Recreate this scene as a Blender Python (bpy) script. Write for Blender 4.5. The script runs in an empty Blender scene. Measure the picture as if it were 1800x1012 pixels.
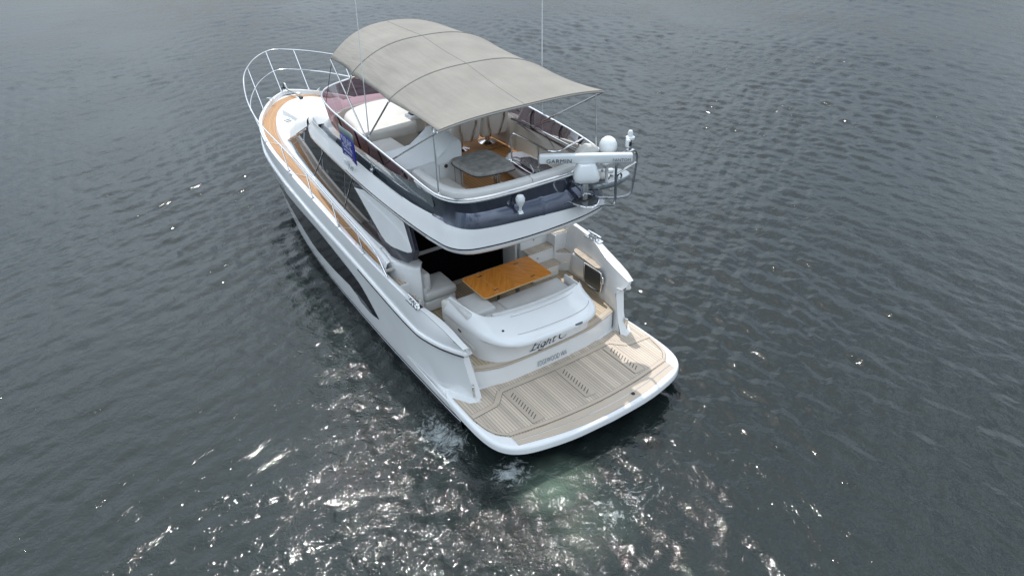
import bpy, bmesh, math, random
import numpy as np
from mathutils import Matrix, Vector

random.seed(4)
rng = np.random.default_rng(11)
SC = bpy.context.scene
COL = SC.collection
R = math.radians

# ------------------------------------------------------------------ camera
cam_d = bpy.data.cameras.new("drone_camera")
cam = bpy.data.objects.new("drone_camera", cam_d)
COL.objects.link(cam)
cam_d.sensor_fit = 'HORIZONTAL'
cam_d.sensor_width = 36.0
cam_d.lens = 25.83
cam_d.clip_start = 0.1
cam_d.clip_end = 9000
_F = Vector((0.46653544, 0.70748009, -0.53086402))
_R = Vector((0.82793525, -0.56048966, -0.01935364))
_U = Vector((0.31123611, 0.43049187, 0.847236))
m = Matrix((( _R.x, _U.x, -_F.x), (_R.y, _U.y, -_F.y), (_R.z, _U.z, -_F.z))).to_4x4()
m.translation = Vector((-6.5775, -7.0164, 8.9343))
cam.matrix_world = m
SC.camera = cam

# ------------------------------------------------------------------ sky and sun
SUN_AZ, SUN_EL = R(22), R(61)          # azimuth from the bow (+Y) towards starboard (+X)
world = bpy.data.worlds.new("World")
SC.world = world
world.use_nodes = True
wn, wl = world.node_tree.nodes, world.node_tree.links
for n in list(wn): wn.remove(n)
wo = wn.new('ShaderNodeOutputWorld')
bg = wn.new('ShaderNodeBackground')
sky = wn.new('ShaderNodeTexSky')
sky.sky_type = 'NISHITA'
sky.sun_disc = False
sky.sun_elevation = SUN_EL
sky.sun_rotation = SUN_AZ
sky.air_density = 1.0
sky.dust_density = 2.5
sky.ozone_density = 1.0
# thin high cloud veils the blue and brightens the sky (soft noise over the sky direction)
tc = wn.new('ShaderNodeTexCoord')
nz = wn.new('ShaderNodeTexNoise'); nz.inputs['Scale'].default_value = 3.2; nz.inputs['Detail'].default_value = 6
wl.new(tc.outputs['Generated'], nz.inputs['Vector'])
cr = wn.new('ShaderNodeMapRange'); cr.inputs[1].default_value = 0.38; cr.inputs[2].default_value = 0.58
cr.inputs[3].default_value = 0.15; cr.inputs[4].default_value = 1.0
wl.new(nz.outputs['Fac'], cr.inputs[0])
mx = wn.new('ShaderNodeMix'); mx.data_type = 'RGBA'
wl.new(cr.outputs[0], mx.inputs[0])
wl.new(sky.outputs[0], mx.inputs[6])
# cloud veil slightly brighter away from the sun, added to lift aft-facing surfaces
dv = wn.new('ShaderNodeVectorMath'); dv.operation = 'DOT_PRODUCT'
wl.new(tc.outputs['Generated'], dv.inputs[0])
dv.inputs[1].default_value = (math.sin(SUN_AZ) * math.cos(SUN_EL), math.cos(SUN_AZ) * math.cos(SUN_EL), math.sin(SUN_EL))
gm = wn.new('ShaderNodeMapRange'); gm.inputs[1].default_value = -0.35; gm.inputs[2].default_value = 1.0
gm.inputs[3].default_value = 2.6; gm.inputs[4].default_value = 2.45; gm.interpolation_type = 'SMOOTHSTEP'
wl.new(dv.outputs['Value'], gm.inputs[0])
cs_ = wn.new('ShaderNodeVectorMath'); cs_.operation = 'SCALE'; cs_.inputs[0].default_value = (6.7, 7.6, 8.5)
sz = wn.new('ShaderNodeSeparateXYZ'); wl.new(tc.outputs['Generated'], sz.inputs[0])
hz = wn.new('ShaderNodeMapRange'); hz.inputs[1].default_value = 0.05; hz.inputs[2].default_value = 0.6
hz.inputs[3].default_value = 0.28; hz.inputs[4].default_value = 1.05
wl.new(sz.outputs[2], hz.inputs[0])
zd = wn.new('ShaderNodeMapRange'); zd.inputs[1].default_value = 0.55; zd.inputs[2].default_value = 1.0
zd.inputs[3].default_value = 1.0; zd.inputs[4].default_value = 0.55
wl.new(sz.outputs[2], zd.inputs[0])
gz = wn.new('ShaderNodeMath'); gz.operation = 'MULTIPLY'
wl.new(hz.outputs[0], gz.inputs[0]); wl.new(zd.outputs[0], gz.inputs[1])
gh = wn.new('ShaderNodeMath'); gh.operation = 'MULTIPLY'
wl.new(gm.outputs[0], gh.inputs[0]); wl.new(gz.outputs[0], gh.inputs[1])
wl.new(gh.outputs[0], cs_.inputs['Scale'])
wl.new(cs_.outputs[0], mx.inputs[7])
wl.new(mx.outputs[2], bg.inputs['Color'])
bg.inputs['Strength'].default_value = 0.13
wl.new(bg.outputs[0], wo.inputs['Surface'])

sun_d = bpy.data.lights.new("sun", 'SUN')
sun_d.energy = 3.5
sun_d.angle = R(0.53)
sun_d.color = (1.0, 0.975, 0.94)
sun = bpy.data.objects.new("sun", sun_d)
COL.objects.link(sun)
sd = Vector((math.sin(SUN_AZ) * math.cos(SUN_EL), math.cos(SUN_AZ) * math.cos(SUN_EL), math.sin(SUN_EL)))
sun.rotation_euler = (-sd).to_track_quat('-Z', 'Y').to_euler()
sun.location = sd * 40

SC.view_settings.view_transform = 'Standard'
SC.view_settings.look = 'None'
SC.view_settings.exposure = -0.20
SC.view_settings.gamma = 1.0
SC.render.engine = 'CYCLES'
SC.cycles.use_denoising = True
SC.cycles.denoising_prefilter = 'NONE'
SC.cycles.max_bounces = 8
SC.cycles.use_adaptive_sampling = False
SC.cycles.sample_clamp_indirect = 6.0
SC.cycles.caustics_reflective = False
SC.cycles.caustics_refractive = False

# ------------------------------------------------------------------ materials
def mat(name, base, rough=0.4, metal=0.0, coat=0.0, ior=1.5, spec=0.5, bump=0.0, bscale=40.0, vary=0.0, vscale=3.0):
    mt = bpy.data.materials.new(name)
    mt.use_nodes = True
    nt = mt.node_tree
    b = nt.nodes['Principled BSDF']
    b.inputs['Base Color'].default_value = (*base, 1)
    b.inputs['Roughness'].default_value = rough
    b.inputs['Metallic'].default_value = metal
    b.inputs['IOR'].default_value = ior
    b.inputs['Specular IOR Level'].default_value = spec
    b.inputs['Coat Weight'].default_value = coat
    b.inputs['Coat Roughness'].default_value = 0.04
    if vary > 0 or bump > 0:
        t = nt.nodes.new('ShaderNodeTexCoord')
    if vary > 0:
        n = nt.nodes.new('ShaderNodeTexNoise'); n.inputs['Scale'].default_value = vscale; n.inputs['Detail'].default_value = 6
        nt.links.new(t.outputs['Object'], n.inputs['Vector'])
        h = nt.nodes.new('ShaderNodeMapRange')
        h.inputs[1].default_value = 0.3; h.inputs[2].default_value = 0.7
        h.inputs[3].default_value = 1 - vary; h.inputs[4].default_value = 1 + vary
        nt.links.new(n.outputs['Fac'], h.inputs[0])
        v = nt.nodes.new('ShaderNodeVectorMath'); v.operation = 'SCALE'
        v.inputs[0].default_value = base
        nt.links.new(h.outputs[0], v.inputs['Scale'])
        nt.links.new(v.outputs[0], b.inputs['Base Color'])
    if bump > 0:
        n2 = nt.nodes.new('ShaderNodeTexNoise'); n2.inputs['Scale'].default_value = bscale; n2.inputs['Detail'].default_value = 3
        nt.links.new(t.outputs['Object'], n2.inputs['Vector'])
        bp = nt.nodes.new('ShaderNodeBump'); bp.inputs['Strength'].default_value = bump; bp.inputs['Distance'].default_value = 0.01
        nt.links.new(n2.outputs['Fac'], bp.inputs['Height'])
        nt.links.new(bp.outputs[0], b.inputs['Normal'])
    return mt

def teak(name, base, w=0.06, caulk=(0.03, 0.028, 0.026), cw=0.11, rough=0.55, vary=0.22):
    mt = bpy.data.materials.new(name); mt.use_nodes = True
    nt = mt.node_tree; N, L = nt.nodes, nt.links
    b = N['Principled BSDF']; b.inputs['Roughness'].default_value = rough
    uv = N.new('ShaderNodeUVMap'); uv.uv_map = 'UVMap'
    sp = N.new('ShaderNodeSeparateXYZ'); L.new(uv.outputs[0], sp.inputs[0])
    def math_(op, a, bb=None):
        q = N.new('ShaderNodeMath'); q.operation = op
        for i, s in enumerate((a, bb)):
            if s is None: continue
            if isinstance(s, (int, float)): q.inputs[i].default_value = s
            else: L.new(s, q.inputs[i])
        return q.outputs[0]
    u = math_('DIVIDE', sp.outputs[0], w)
    fr = math_('FRACT', u)
    idn = math_('FLOOR', u)
    seam = math_('LESS_THAN', fr, cw)
    wn_ = N.new('ShaderNodeTexWhiteNoise'); wn_.noise_dimensions = '1D'; L.new(idn, wn_.inputs['W'])
    cmb = N.new('ShaderNodeCombineXYZ')
    L.new(math_('MULTIPLY', sp.outputs[0], 60.0), cmb.inputs[0])
    L.new(math_('MULTIPLY', sp.outputs[1], 2.5), cmb.inputs[1])
    L.new(math_('MULTIPLY', wn_.outputs['Value'], 40.0), cmb.inputs[2])
    g = N.new('ShaderNodeTexNoise'); g.inputs['Scale'].default_value = 1.0; g.inputs['Detail'].default_value = 4
    L.new(cmb.outputs[0], g.inputs['Vector'])
    cl = N.new('ShaderNodeTexNoise'); cl.inputs['Scale'].default_value = 1.6; cl.inputs['Detail'].default_value = 3
    L.new(uv.outputs[0], cl.inputs['Vector'])
    k = math_('ADD', math_('MULTIPLY', wn_.outputs['Value'], 0.45), math_('MULTIPLY', g.outputs['Fac'], 0.35))
    k = math_('ADD', k, math_('MULTIPLY', cl.outputs['Fac'], 0.45))
    mr = N.new('ShaderNodeMapRange'); mr.inputs[1].default_value = 0.25; mr.inputs[2].default_value = 1.0
    mr.inputs[3].default_value = 1 - vary; mr.inputs[4].default_value = 1 + vary
    L.new(k, mr.inputs[0])
    sc = N.new('ShaderNodeVectorMath'); sc.operation = 'SCALE'; sc.inputs[0].default_value = base
    L.new(mr.outputs[0], sc.inputs['Scale'])
    mix = N.new('ShaderNodeMix'); mix.data_type = 'RGBA'
    L.new(seam, mix.inputs[0]); L.new(sc.outputs[0], mix.inputs[6]); mix.inputs[7].default_value = (*caulk, 1)
    L.new(mix.outputs[2], b.inputs['Base Color'])
    return mt

M = {}
M['gel'] = mat('white_gelcoat', (0.79, 0.80, 0.80), 0.14, coat=0.4, vary=0.035, vscale=1.4)
M['gelmat'] = mat('white_nonslip', (0.70, 0.70, 0.69), 0.55, bump=0.15, bscale=300)
M['cover'] = mat('white_canvas_cover', (0.72, 0.72, 0.71), 0.75, bump=0.25, bscale=6, vary=0.03)
M['grey'] = mat('grey_metallic_paint', (0.085, 0.10, 0.14), 0.07, metal=0.65, coat=0.9, vary=0.12)
M['greyp'] = mat('silver_grey_paint', (0.20, 0.23, 0.25), 0.14, metal=0.3, coat=0.8)
M['navy'] = mat('navy_boot_stripe', (0.012, 0.014, 0.028), 0.25, coat=0.4)
M['dark'] = mat('black_trim', (0.012, 0.012, 0.014), 0.45)
M['glass'] = mat('dark_tinted_glass', (0.004, 0.005, 0.006), 0.015, ior=1.52, spec=0.5)
M['hullglass'] = mat('black_hull_glass', (0.005, 0.006, 0.010), 0.08, ior=1.3)
M['door'] = mat('dark_door_glass', (0.003, 0.003, 0.004), 0.08, ior=1.1, spec=0.12)
M['steel'] = mat('polished_stainless', (0.78, 0.79, 0.80), 0.13, metal=1.0)
M['cream'] = mat('cream_vinyl', (0.66, 0.645, 0.60), 0.5, bump=0.2, bscale=8, vary=0.04, vscale=5)
M['greyvinyl'] = mat('light_grey_vinyl', (0.60, 0.60, 0.585), 0.5, bump=0.2, bscale=8, vary=0.04, vscale=5)
M['liner'] = mat('beige_liner', (0.56, 0.545, 0.50), 0.5, vary=0.04)
M['loop'] = mat('stainless_dark_reflection', (0.42, 0.43, 0.46), 0.22, metal=1.0)  # guard loop steel, darkened in colour to mimic its dark reflections
M['rubber'] = mat('black_rubber', (0.02, 0.02, 0.02), 0.6)
M['stone'] = mat('grey_table_cover', (0.25, 0.245, 0.23), 0.85, bump=0.5, bscale=14, vary=0.3, vscale=9)
M['hatch'] = mat('smoked_hatch', (0.05, 0.055, 0.055), 0.2)
M['seam'] = mat('seam_thread', (0.25, 0.245, 0.23), 0.7)
M['ink'] = mat('dark_blue_lettering', (0.02, 0.03, 0.05), 0.4)
M['inkline'] = mat('slate_lettering', (0.05, 0.07, 0.10), 0.4)
M['inkgrey'] = mat('grey_lettering', (0.16, 0.18, 0.20), 0.4)
M['signblue'] = mat('blue_banner', (0.012, 0.016, 0.26), 0.5)
M['signgrey'] = mat('grey_banner_top', (0.24, 0.31, 0.31), 0.5)
M['signwhite'] = mat('banner_lettering', (0.62, 0.66, 0.80), 0.5)
M['radar'] = mat('radar_white', (0.76, 0.79, 0.80), 0.28, vary=0.02)
M['speaker'] = mat('speaker_mesh', (0.33, 0.35, 0.37), 0.6)
M['slot'] = mat('louvre_gap', (0.10, 0.085, 0.072), 0.7)
M['hinge'] = mat('dark_hinge', (0.05, 0.035, 0.025), 0.4)
M['woodedge'] = mat('pale_wood_edge', (0.60, 0.36, 0.15), 0.3, coat=0.5)
M['rope'] = mat('chain_steel', (0.3, 0.3, 0.3), 0.35, metal=1.0)
M['teak_new'] = teak('honey_teak', (0.46, 0.245, 0.10), 0.07, cw=.13)
M['teak_fly'] = teak('orange_teak', (0.42, 0.195, 0.05), 0.07)
M['teak_grey'] = teak('weathered_teak', (0.54, 0.455, 0.365), 0.055, caulk=(0.10, 0.085, 0.07))
M['teak_plain'] = teak('weathered_teak_margin', (0.50, 0.42, 0.335), 2.0, cw=0.0, vary=0.15)
M['teak_cockpit'] = teak('cockpit_teak', (0.50, 0.40, 0.28), 0.06, caulk=(0.07, 0.055, 0.04))
M['caulk'] = mat('caulk_line', (0.11, 0.095, 0.08), 0.6)

def plexi():
    mt = bpy.data.materials.new('purple_tinted_acrylic'); mt.use_nodes = True
    nt = mt.node_tree; N, L = nt.nodes, nt.links
    for n in list(N): N.remove(n)
    o = N.new('ShaderNodeOutputMaterial'); tr = N.new('ShaderNodeBsdfTransparent'); gl = N.new('ShaderNodeBsdfGlossy')
    tr.inputs[0].default_value = (0.40, 0.275, 0.31, 1)
    gl.inputs['Roughness'].default_value = 0.03; gl.inputs[0].default_value = (1, 1, 1, 1)
    fr = N.new('ShaderNodeFresnel'); fr.inputs[0].default_value = 1.45
    mx_ = N.new('ShaderNodeMixShader')
    hf = N.new('ShaderNodeMath'); hf.operation = 'MULTIPLY'; hf.inputs[1].default_value = 0.3; L.new(fr.outputs[0], hf.inputs[0]); L.new(hf.outputs[0], mx_.inputs[0]); L.new(tr.outputs[0], mx_.inputs[1]); L.new(gl.outputs[0], mx_.inputs[2])
    L.new(mx_.outputs[0], o.inputs[0])
    return mt
M['plexi'] = plexi()

def canvas():
    mt = mat('taupe_canvas', (0.255, 0.24, 0.212), 0.9)
    nt = mt.node_tree; N, L = nt.nodes, nt.links; b = N['Principled BSDF']
    t = N.new('ShaderNodeTexCoord')
    mp = N.new('ShaderNodeMapping'); mp.inputs['Scale'].default_value = (5.5, 0.8, 1.0); L.new(t.outputs['Object'], mp.inputs[0])
    n = N.new('ShaderNodeTexNoise'); n.inputs['Scale'].default_value = 1.3; n.inputs['Detail'].default_value = 4; L.new(mp.outputs[0], n.inputs['Vector'])
    n3 = N.new('ShaderNodeTexNoise'); n3.inputs['Scale'].default_value = 1.7; n3.inputs['Detail'].default_value = 8; L.new(t.outputs['Object'], n3.inputs['Vector'])
    r = N.new('ShaderNodeMapRange'); r.inputs[1].default_value = .3; r.inputs[2].default_value = .7; r.inputs[3].default_value = .90; r.inputs[4].default_value = 1.08
    L.new(n3.outputs['Fac'], r.inputs[0])
    s = N.new('ShaderNodeVectorMath'); s.operation = 'SCALE'; s.inputs[0].default_value = (0.255, 0.24, 0.212); L.new(r.outputs[0], s.inputs['Scale'])
    L.new(s.outputs[0], b.inputs['Base Color'])
    bp = N.new('ShaderNodeBump'); bp.inputs['Strength'].default_value = 0.9; bp.inputs['Distance'].default_value = 0.035
    L.new(n.outputs['Fac'], bp.inputs['Height']); L.new(bp.outputs[0], b.inputs['Normal'])
    return mt
M['canvas'] = canvas()

def varnish():
    mt = mat('varnished_table_wood', (0.5, 0.2, 0.05), 0.22, coat=0.6)
    nt = mt.node_tree; N, L = nt.nodes, nt.links; b = N['Principled BSDF']
    t = N.new('ShaderNodeTexCoord')
    # book-matched grain: mirror the pattern about each panel's centre line
    sp = N.new('ShaderNodeSeparateXYZ'); L.new(t.outputs['Object'], sp.inputs[0])
    ab = N.new('ShaderNodeMath'); ab.operation = 'ABSOLUTE'; L.new(sp.outputs[0], ab.inputs[0])
    ad = N.new('ShaderNodeMath'); ad.operation = 'MULTIPLY_ADD'; L.new(sp.outputs[1], ad.inputs[0]); ad.inputs[1].default_value = 0.75; L.new(ab.outputs[0], ad.inputs[2])
    sb = N.new('ShaderNodeMath'); sb.operation = 'MULTIPLY_ADD'; L.new(ab.outputs[0], sb.inputs[0]); sb.inputs[1].default_value = -0.75; L.new(sp.outputs[1], sb.inputs[2])
    cb = N.new('ShaderNodeCombineXYZ'); L.new(ad.outputs[0], cb.inputs[0]); L.new(sb.outputs[0], cb.inputs[1])
    mp = N.new('ShaderNodeMapping'); mp.inputs['Scale'].default_value = (14, 2.0, 1); L.new(cb.outputs[0], mp.inputs[0])
    n = N.new('ShaderNodeTexNoise'); n.inputs['Scale'].default_value = 1.0; n.inputs['Detail'].default_value = 6; n.inputs['Distortion'].default_value = 0.6
    L.new(mp.outputs[0], n.inputs['Vector'])
    c = N.new('ShaderNodeValToRGB'); L.new(n.outputs['Fac'], c.inputs[0])
    c.color_ramp.elements[0].position = .3; c.color_ramp.elements[0].color = (0.62, 0.21, 0.034, 1)
    c.color_ramp.elements[1].position = .72; c.color_ramp.elements[1].color = (0.82, 0.33, 0.064, 1)
    L.new(c.outputs[0], b.inputs['Base Color'])
    return mt
M['varnish'] = varnish()

# ------------------------------------------------------------------ helpers
def props(o, label=None, cat=None, group=None, kind=None):
    if label: o['label'] = label
    if cat: o['category'] = cat
    if group: o['group'] = group
    if kind: o['kind'] = kind
    return o

def empty(name, loc=(0, 0, 0)):
    o = bpy.data.objects.new(name, None)
    o.empty_display_size = 0.2
    COL.objects.link(o); o.location = loc
    return o

def smooth(P, n, closed=False):
    """Catmull-Rom through P, resampled to n points by length."""
    P = [np.array(p, float) for p in P]
    out = []
    k = len(P)
    segs = k if closed else k - 1
    for i in range(segs):
        p1, p2 = P[i], P[(i + 1) % k]
        p0 = P[(i - 1) % k] if (closed or i > 0) else 2 * p1 - p2
        p3 = P[(i + 2) % k] if (closed or i + 2 < k) else 2 * p2 - p1
        for t in np.linspace(0, 1, 14, endpoint=False):
            out.append(0.5 * ((2 * p1) + (-p0 + p2) * t + (2 * p0 - 5 * p1 + 4 * p2 - p3) * t * t + (-p0 + 3 * p1 - 3 * p2 + p3) * t ** 3))
    out.append(P[0] if closed else P[-1])
    return np.array(out) if n is None else linres(out, n)

def smooth_raw(P): return smooth(P, None)

def linres(P, n):
    P = np.array(P, float)
    d = np.r_[0, np.cumsum(np.linalg.norm(np.diff(P, axis=0), axis=1))]
    s = np.linspace(0, d[-1], n)
    return np.stack([np.interp(s, d, P[:, i]) for i in range(P.shape[1])], 1)

class MB:
    def __init__(self):
        self.v = []; self.f = []; self.mi = []; self.mats = []
    def mid(self, m_):
        m_ = M[m_] if isinstance(m_, str) else m_
        if m_ not in self.mats: self.mats.append(m_)
        return self.mats.index(m_)
    def add(self, vs, fs, m_):
        o = len(self.v); k = self.mid(m_)
        self.v += [tuple(map(float, p)) for p in vs]
        for f in fs:
            self.f.append(tuple(o + i for i in f)); self.mi.append(k)
        return self
    def loft(self, rings, m_, closed=False, cap0=False, cap1=False):
        n = len(rings[0]); vs = [p for r in rings for p in r]; fs = []
        for i in range(len(rings) - 1):
            for j in range(n if closed else n - 1):
                a = i * n + j; b = i * n + (j + 1) % n
                fs.append((a, b, b + n, a + n))
        if cap0: fs.append(tuple(range(n - 1, -1, -1)))
        if cap1: fs.append(tuple((len(rings) - 1) * n + j for j in range(n)))
        return self.add(vs, fs, m_)
    def prism(self, pts, z0, z1, m_, inset=0.0):
        pts = [tuple(p[:2]) for p in pts]; n = len(pts)
        vs = [(x, y, z0) for x, y in pts] + [(x, y, z1) for x, y in pts]
        fs = [tuple(range(n - 1, -1, -1)), tuple(range(n, 2 * n))] + [(i, (i + 1) % n, n + (i + 1) % n, n + i) for i in range(n)]
        return self.add(vs, fs, m_)
    def slab(self, pts, thick, m_):
        """flat polygon (3D, planar) given thickness along its normal"""
        P = [Vector(p) for p in pts]; nrm = Vector((0, 0, 0))
        for i in range(len(P)):
            a, b = P[i], P[(i + 1) % len(P)]
            nrm += a.cross(b)
        nrm.normalize(); n = len(P)
        vs = [p for p in P] + [p - nrm * thick for p in P]
        fs = [tuple(range(n)), tuple(range(2 * n - 1, n - 1, -1))] + [(i, n + i, n + (i + 1) % n, (i + 1) % n) for i in range(n)]
        return self.add(vs, fs, m_)
    def box(self, c, s, m_, rot=0.0):
        x, y, z = (q / 2 for q in s); cr_, sr_ = math.cos(rot), math.sin(rot)
        vs = []
        for dz in (-z, z):
            for dx, dy in ((-x, -y), (x, -y), (x, y), (-x, y)):
                vs.append((c[0] + dx * cr_ - dy * sr_, c[1] + dx * sr_ + dy * cr_, c[2] + dz))
        return self.add(vs, [(3, 2, 1, 0), (4, 5, 6, 7), (0, 1, 5, 4), (1, 2, 6, 5), (2, 3, 7, 6), (3, 0, 4, 7)], m_)
    def rbox(self, c, s, m_, r=0.05, seg=3, rot=0.0, tilt=0.0, puff=0.0):
        bm = bmesh.new(); bmesh.ops.create_cube(bm, size=1)
        for v in bm.verts: v.co = Vector((v.co.x * s[0], v.co.y * s[1], v.co.z * s[2]))
        r = min(r, min(s) * 0.49)
        bmesh.ops.bevel(bm, geom=list(bm.edges), offset=r, segments=seg, profile=0.5, affect='EDGES')
        if puff:
            bmesh.ops.subdivide_edges(bm, edges=list(bm.edges), cuts=2, use_grid_fill=True)
            for v in bm.verts:
                if v.co.z > s[2] * 0.3:
                    v.co.z += puff * max(0, 1 - (2 * v.co.x / s[0]) ** 2) * max(0, 1 - (2 * v.co.y / s[1]) ** 2)
        mt = Matrix.Translation(c) @ Matrix.Rotation(rot, 4, 'Z') @ Matrix.Rotation(tilt, 4, 'X')
        bm.transform(mt); bm.verts.index_update()
        self.add([v.co[:] for v in bm.verts], [[v.index for v in f.verts] for f in bm.faces], m_)
        bm.free(); return self
    def tube(self, path, r, m_, n=10, closed=False, cap=True):
        P = [Vector(p) for p in path]; rings = []
        k = len(P)
        prev = None
        for i in range(k):
            if closed: t = (P[(i + 1) % k] - P[i - 1])
            else: t = P[min(i + 1, k - 1)] - P[max(i - 1, 0)]
            t.normalize()
            if prev is None:
                up = Vector((0, 0, 1)) if abs(t.z) < 0.9 else Vector((1, 0, 0))
                a = t.cross(up).normalized()
            else:
                a = (prev - t * prev.dot(t)).normalized()
            prev = a; b = t.cross(a)
            rr = r[i] if isinstance(r, (list, tuple, np.ndarray)) else r
            rings.append([P[i] + (a * math.cos(q) + b * math.sin(q)) * rr for q in np.linspace(0, 2 * math.pi, n, endpoint=False)])
        if closed: rings.append(rings[0])
        return self.loft(rings, m_, closed=True, cap0=cap and not closed, cap1=cap and not closed)
    def lathe(self, prof, c, m_, n=20, axis=None):
        rings = []
        for r_, z in prof:
            rings.append([Vector((r_ * math.cos(a), r_ * math.sin(a), z)) for a in np.linspace(0, 2 * math.pi, n, endpoint=False)])
        q = Matrix.Identity(3) if axis is None else Vector((0, 0, 1)).rotation_difference(Vector(axis)).to_matrix()
        c = Vector(c)
        rings = [[q @ p + c for p in rg] for rg in rings]
        return self.loft(rings, m_, closed=True, cap0=True, cap1=True)
    def mirror(self):
        n = len(self.v)
        self.v += [(-x, y, z) for x, y, z in self.v]
        self.f += [tuple(n + i for i in reversed(f)) for f in self.f]; self.mi += list(self.mi)
        return self
    def build_each(self, name, parent=None, **kw):
        """build every connected piece as an object of its own"""
        par = list(range(len(self.v)))
        def find(a):
            while par[a] != a:
                par[a] = par[par[a]]; a = par[a]
            return a
        for f in self.f:
            r0 = find(f[0])
            for i in f[1:]: par[find(i)] = r0
        groups = {}
        for f, k in zip(self.f, self.mi): groups.setdefault(find(f[0]), []).append((f, k))
        out_ = []
        for fs in groups.values():
            mb = MB(); mb.mats = list(self.mats); ids = {}
            for f, k in fs:
                nf = []
                for i in f:
                    if i not in ids: ids[i] = len(mb.v); mb.v.append(self.v[i])
                    nf.append(ids[i])
                mb.f.append(tuple(nf)); mb.mi.append(k)
            out_.append(mb.build(name, parent, **kw))
        return out_
    def build(self, name, parent=None, uv=None, sharp=35, bevel=0.0, flat=False, fixn=True, label=None):
        me = bpy.data.meshes.new(name)
        me.from_pydata(self.v, [], self.f)
        for mm in self.mats: me.materials.append(mm)
        me.polygons.foreach_set('material_index', self.mi)
        if fixn:
            bm = bmesh.new(); bm.from_mesh(me)
            bmesh.ops.recalc_face_normals(bm, faces=list(bm.faces))
            bm.to_mesh(me); bm.free()
        if uv:
            l = me.uv_layers.new(name='UVMap')
            for lp in me.loops:
                l.data[lp.index].uv = uv(me.vertices[lp.vertex_index].co, lp.vertex_index)
        if not flat:
            me.polygons.foreach_set('use_smooth', [True] * len(me.polygons))
            me.set_sharp_from_angle(angle=R(sharp))
        me.update()
        o = bpy.data.objects.new(name, me); COL.objects.link(o)
        if bevel > 0:
            bv = o.modifiers.new('edge_round', 'BEVEL'); bv.width = bevel; bv.segments = 2; bv.limit_method = 'ANGLE'; bv.angle_limit = R(40)
            bv.harden_normals = False
        if parent is not None:
            o.parent = parent; o.matrix_parent_inverse = inv(parent)
        if label: o['label'] = label
        return o

def inv(p):
    return Matrix.Translation(-Vector(p.location)) if p.type == 'EMPTY' else Matrix.Identity(4)

def UX(co, i): return (co.x + 10, co.y + 10)
def UY(co, i): return (co.y + 10, co.x + 10)

def letters(name, body, size, origin, ux, uy, material, parent, xscale=1.0, shear=0.0, lift=0.0, align='CENTER', spacing=1.0, thick=0.003, offset=0.0):
    cu = bpy.data.curves.new(name, 'FONT'); cu.body = body; cu.size = size; cu.shear = shear
    cu.align_x = align; cu.space_character = spacing; cu.extrude = thick / 2; cu.resolution_u = 4; cu.offset = offset
    t = bpy.data.objects.new(name, cu); COL.objects.link(t)
    dg = bpy.context.evaluated_depsgraph_get(); dg.update()
    me = bpy.data.meshes.new_from_object(t.evaluated_get(dg))
    bpy.data.objects.remove(t); bpy.data.curves.remove(cu)
    ux = Vector(ux).normalized(); uy = Vector(uy).normalized(); uz = ux.cross(uy).normalized()
    o_ = Vector(origin)
    for v in me.vertices:
        v.co = o_ + ux * (v.co.x * xscale) + uy * v.co.y + uz * (v.co.z + lift)
    me.materials.clear(); me.materials.append(M[material]); me.name = name
    o = bpy.data.objects.new(name, me); COL.objects.link(o)
    if parent is not None:
        o.parent = parent; o.matrix_parent_inverse = inv(parent)
    return o

def pen_letters(name, strokes, origin, ux, uy, scale, ys, material, parent, nib=0.075, ang=40, lift=0.004):
    """broad-nib lettering: each stroke is a smooth path swept by a slanted nib"""
    mb = MB(); ux = Vector(ux).normalized(); uy = Vector(uy).normalized(); uz = ux.cross(uy).normalized(); o_ = Vector(origin)
    nv = Vector((math.cos(R(ang)), math.sin(R(ang)))) * nib / 2
    tv = Vector((-math.sin(R(ang)), math.cos(R(ang)))) * nib * 0.13
    for st in strokes:
        P = smooth([(x, y) for x, y in st], max(8, len(st) * 7))
        rings = []
        for p in P:
            sh = p[1] * 0.26
            rg = []
            for a, b in ((1, 1), (-1, 1), (-1, -1), (1, -1)):
                q = Vector((p[0] + sh, p[1])) + nv * a + tv * b
                rg.append(q)
            rings.append([o_ + (ux * q.x * scale + uy * q.y * ys) + uz * lift for q in rg])
        for i in range(len(rings) - 1):
            A, B = rings[i], rings[i + 1]
            k = 0.00025 * (i % 2)
            mb.add([p + uz * k for p in A + B], [(0, 1, 5, 4), (1, 2, 6, 5), (2, 3, 7, 6), (3, 0, 4, 7)], material)
    return mb.build(name, parent, fixn=False, flat=True)

# ------------------------------------------------------------------ water
def axis_coords(c, lo, hi, far):
    """fine steps over the part of the water the camera can see, then growing to the horizon"""
    def side(fine, grow, reach):
        a, step = [0.0], 0.05
        while a[-1] < far:
            if a[-1] > reach: step *= 1.25
            elif a[-1] > fine: step *= grow
            a.append(a[-1] + step)
        return np.array(a)
    n, p = side(8.0, 1.02, lo), side(12.0, 1.0068, hi)
    return np.r_[c - n[:0:-1], c + p]

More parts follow.
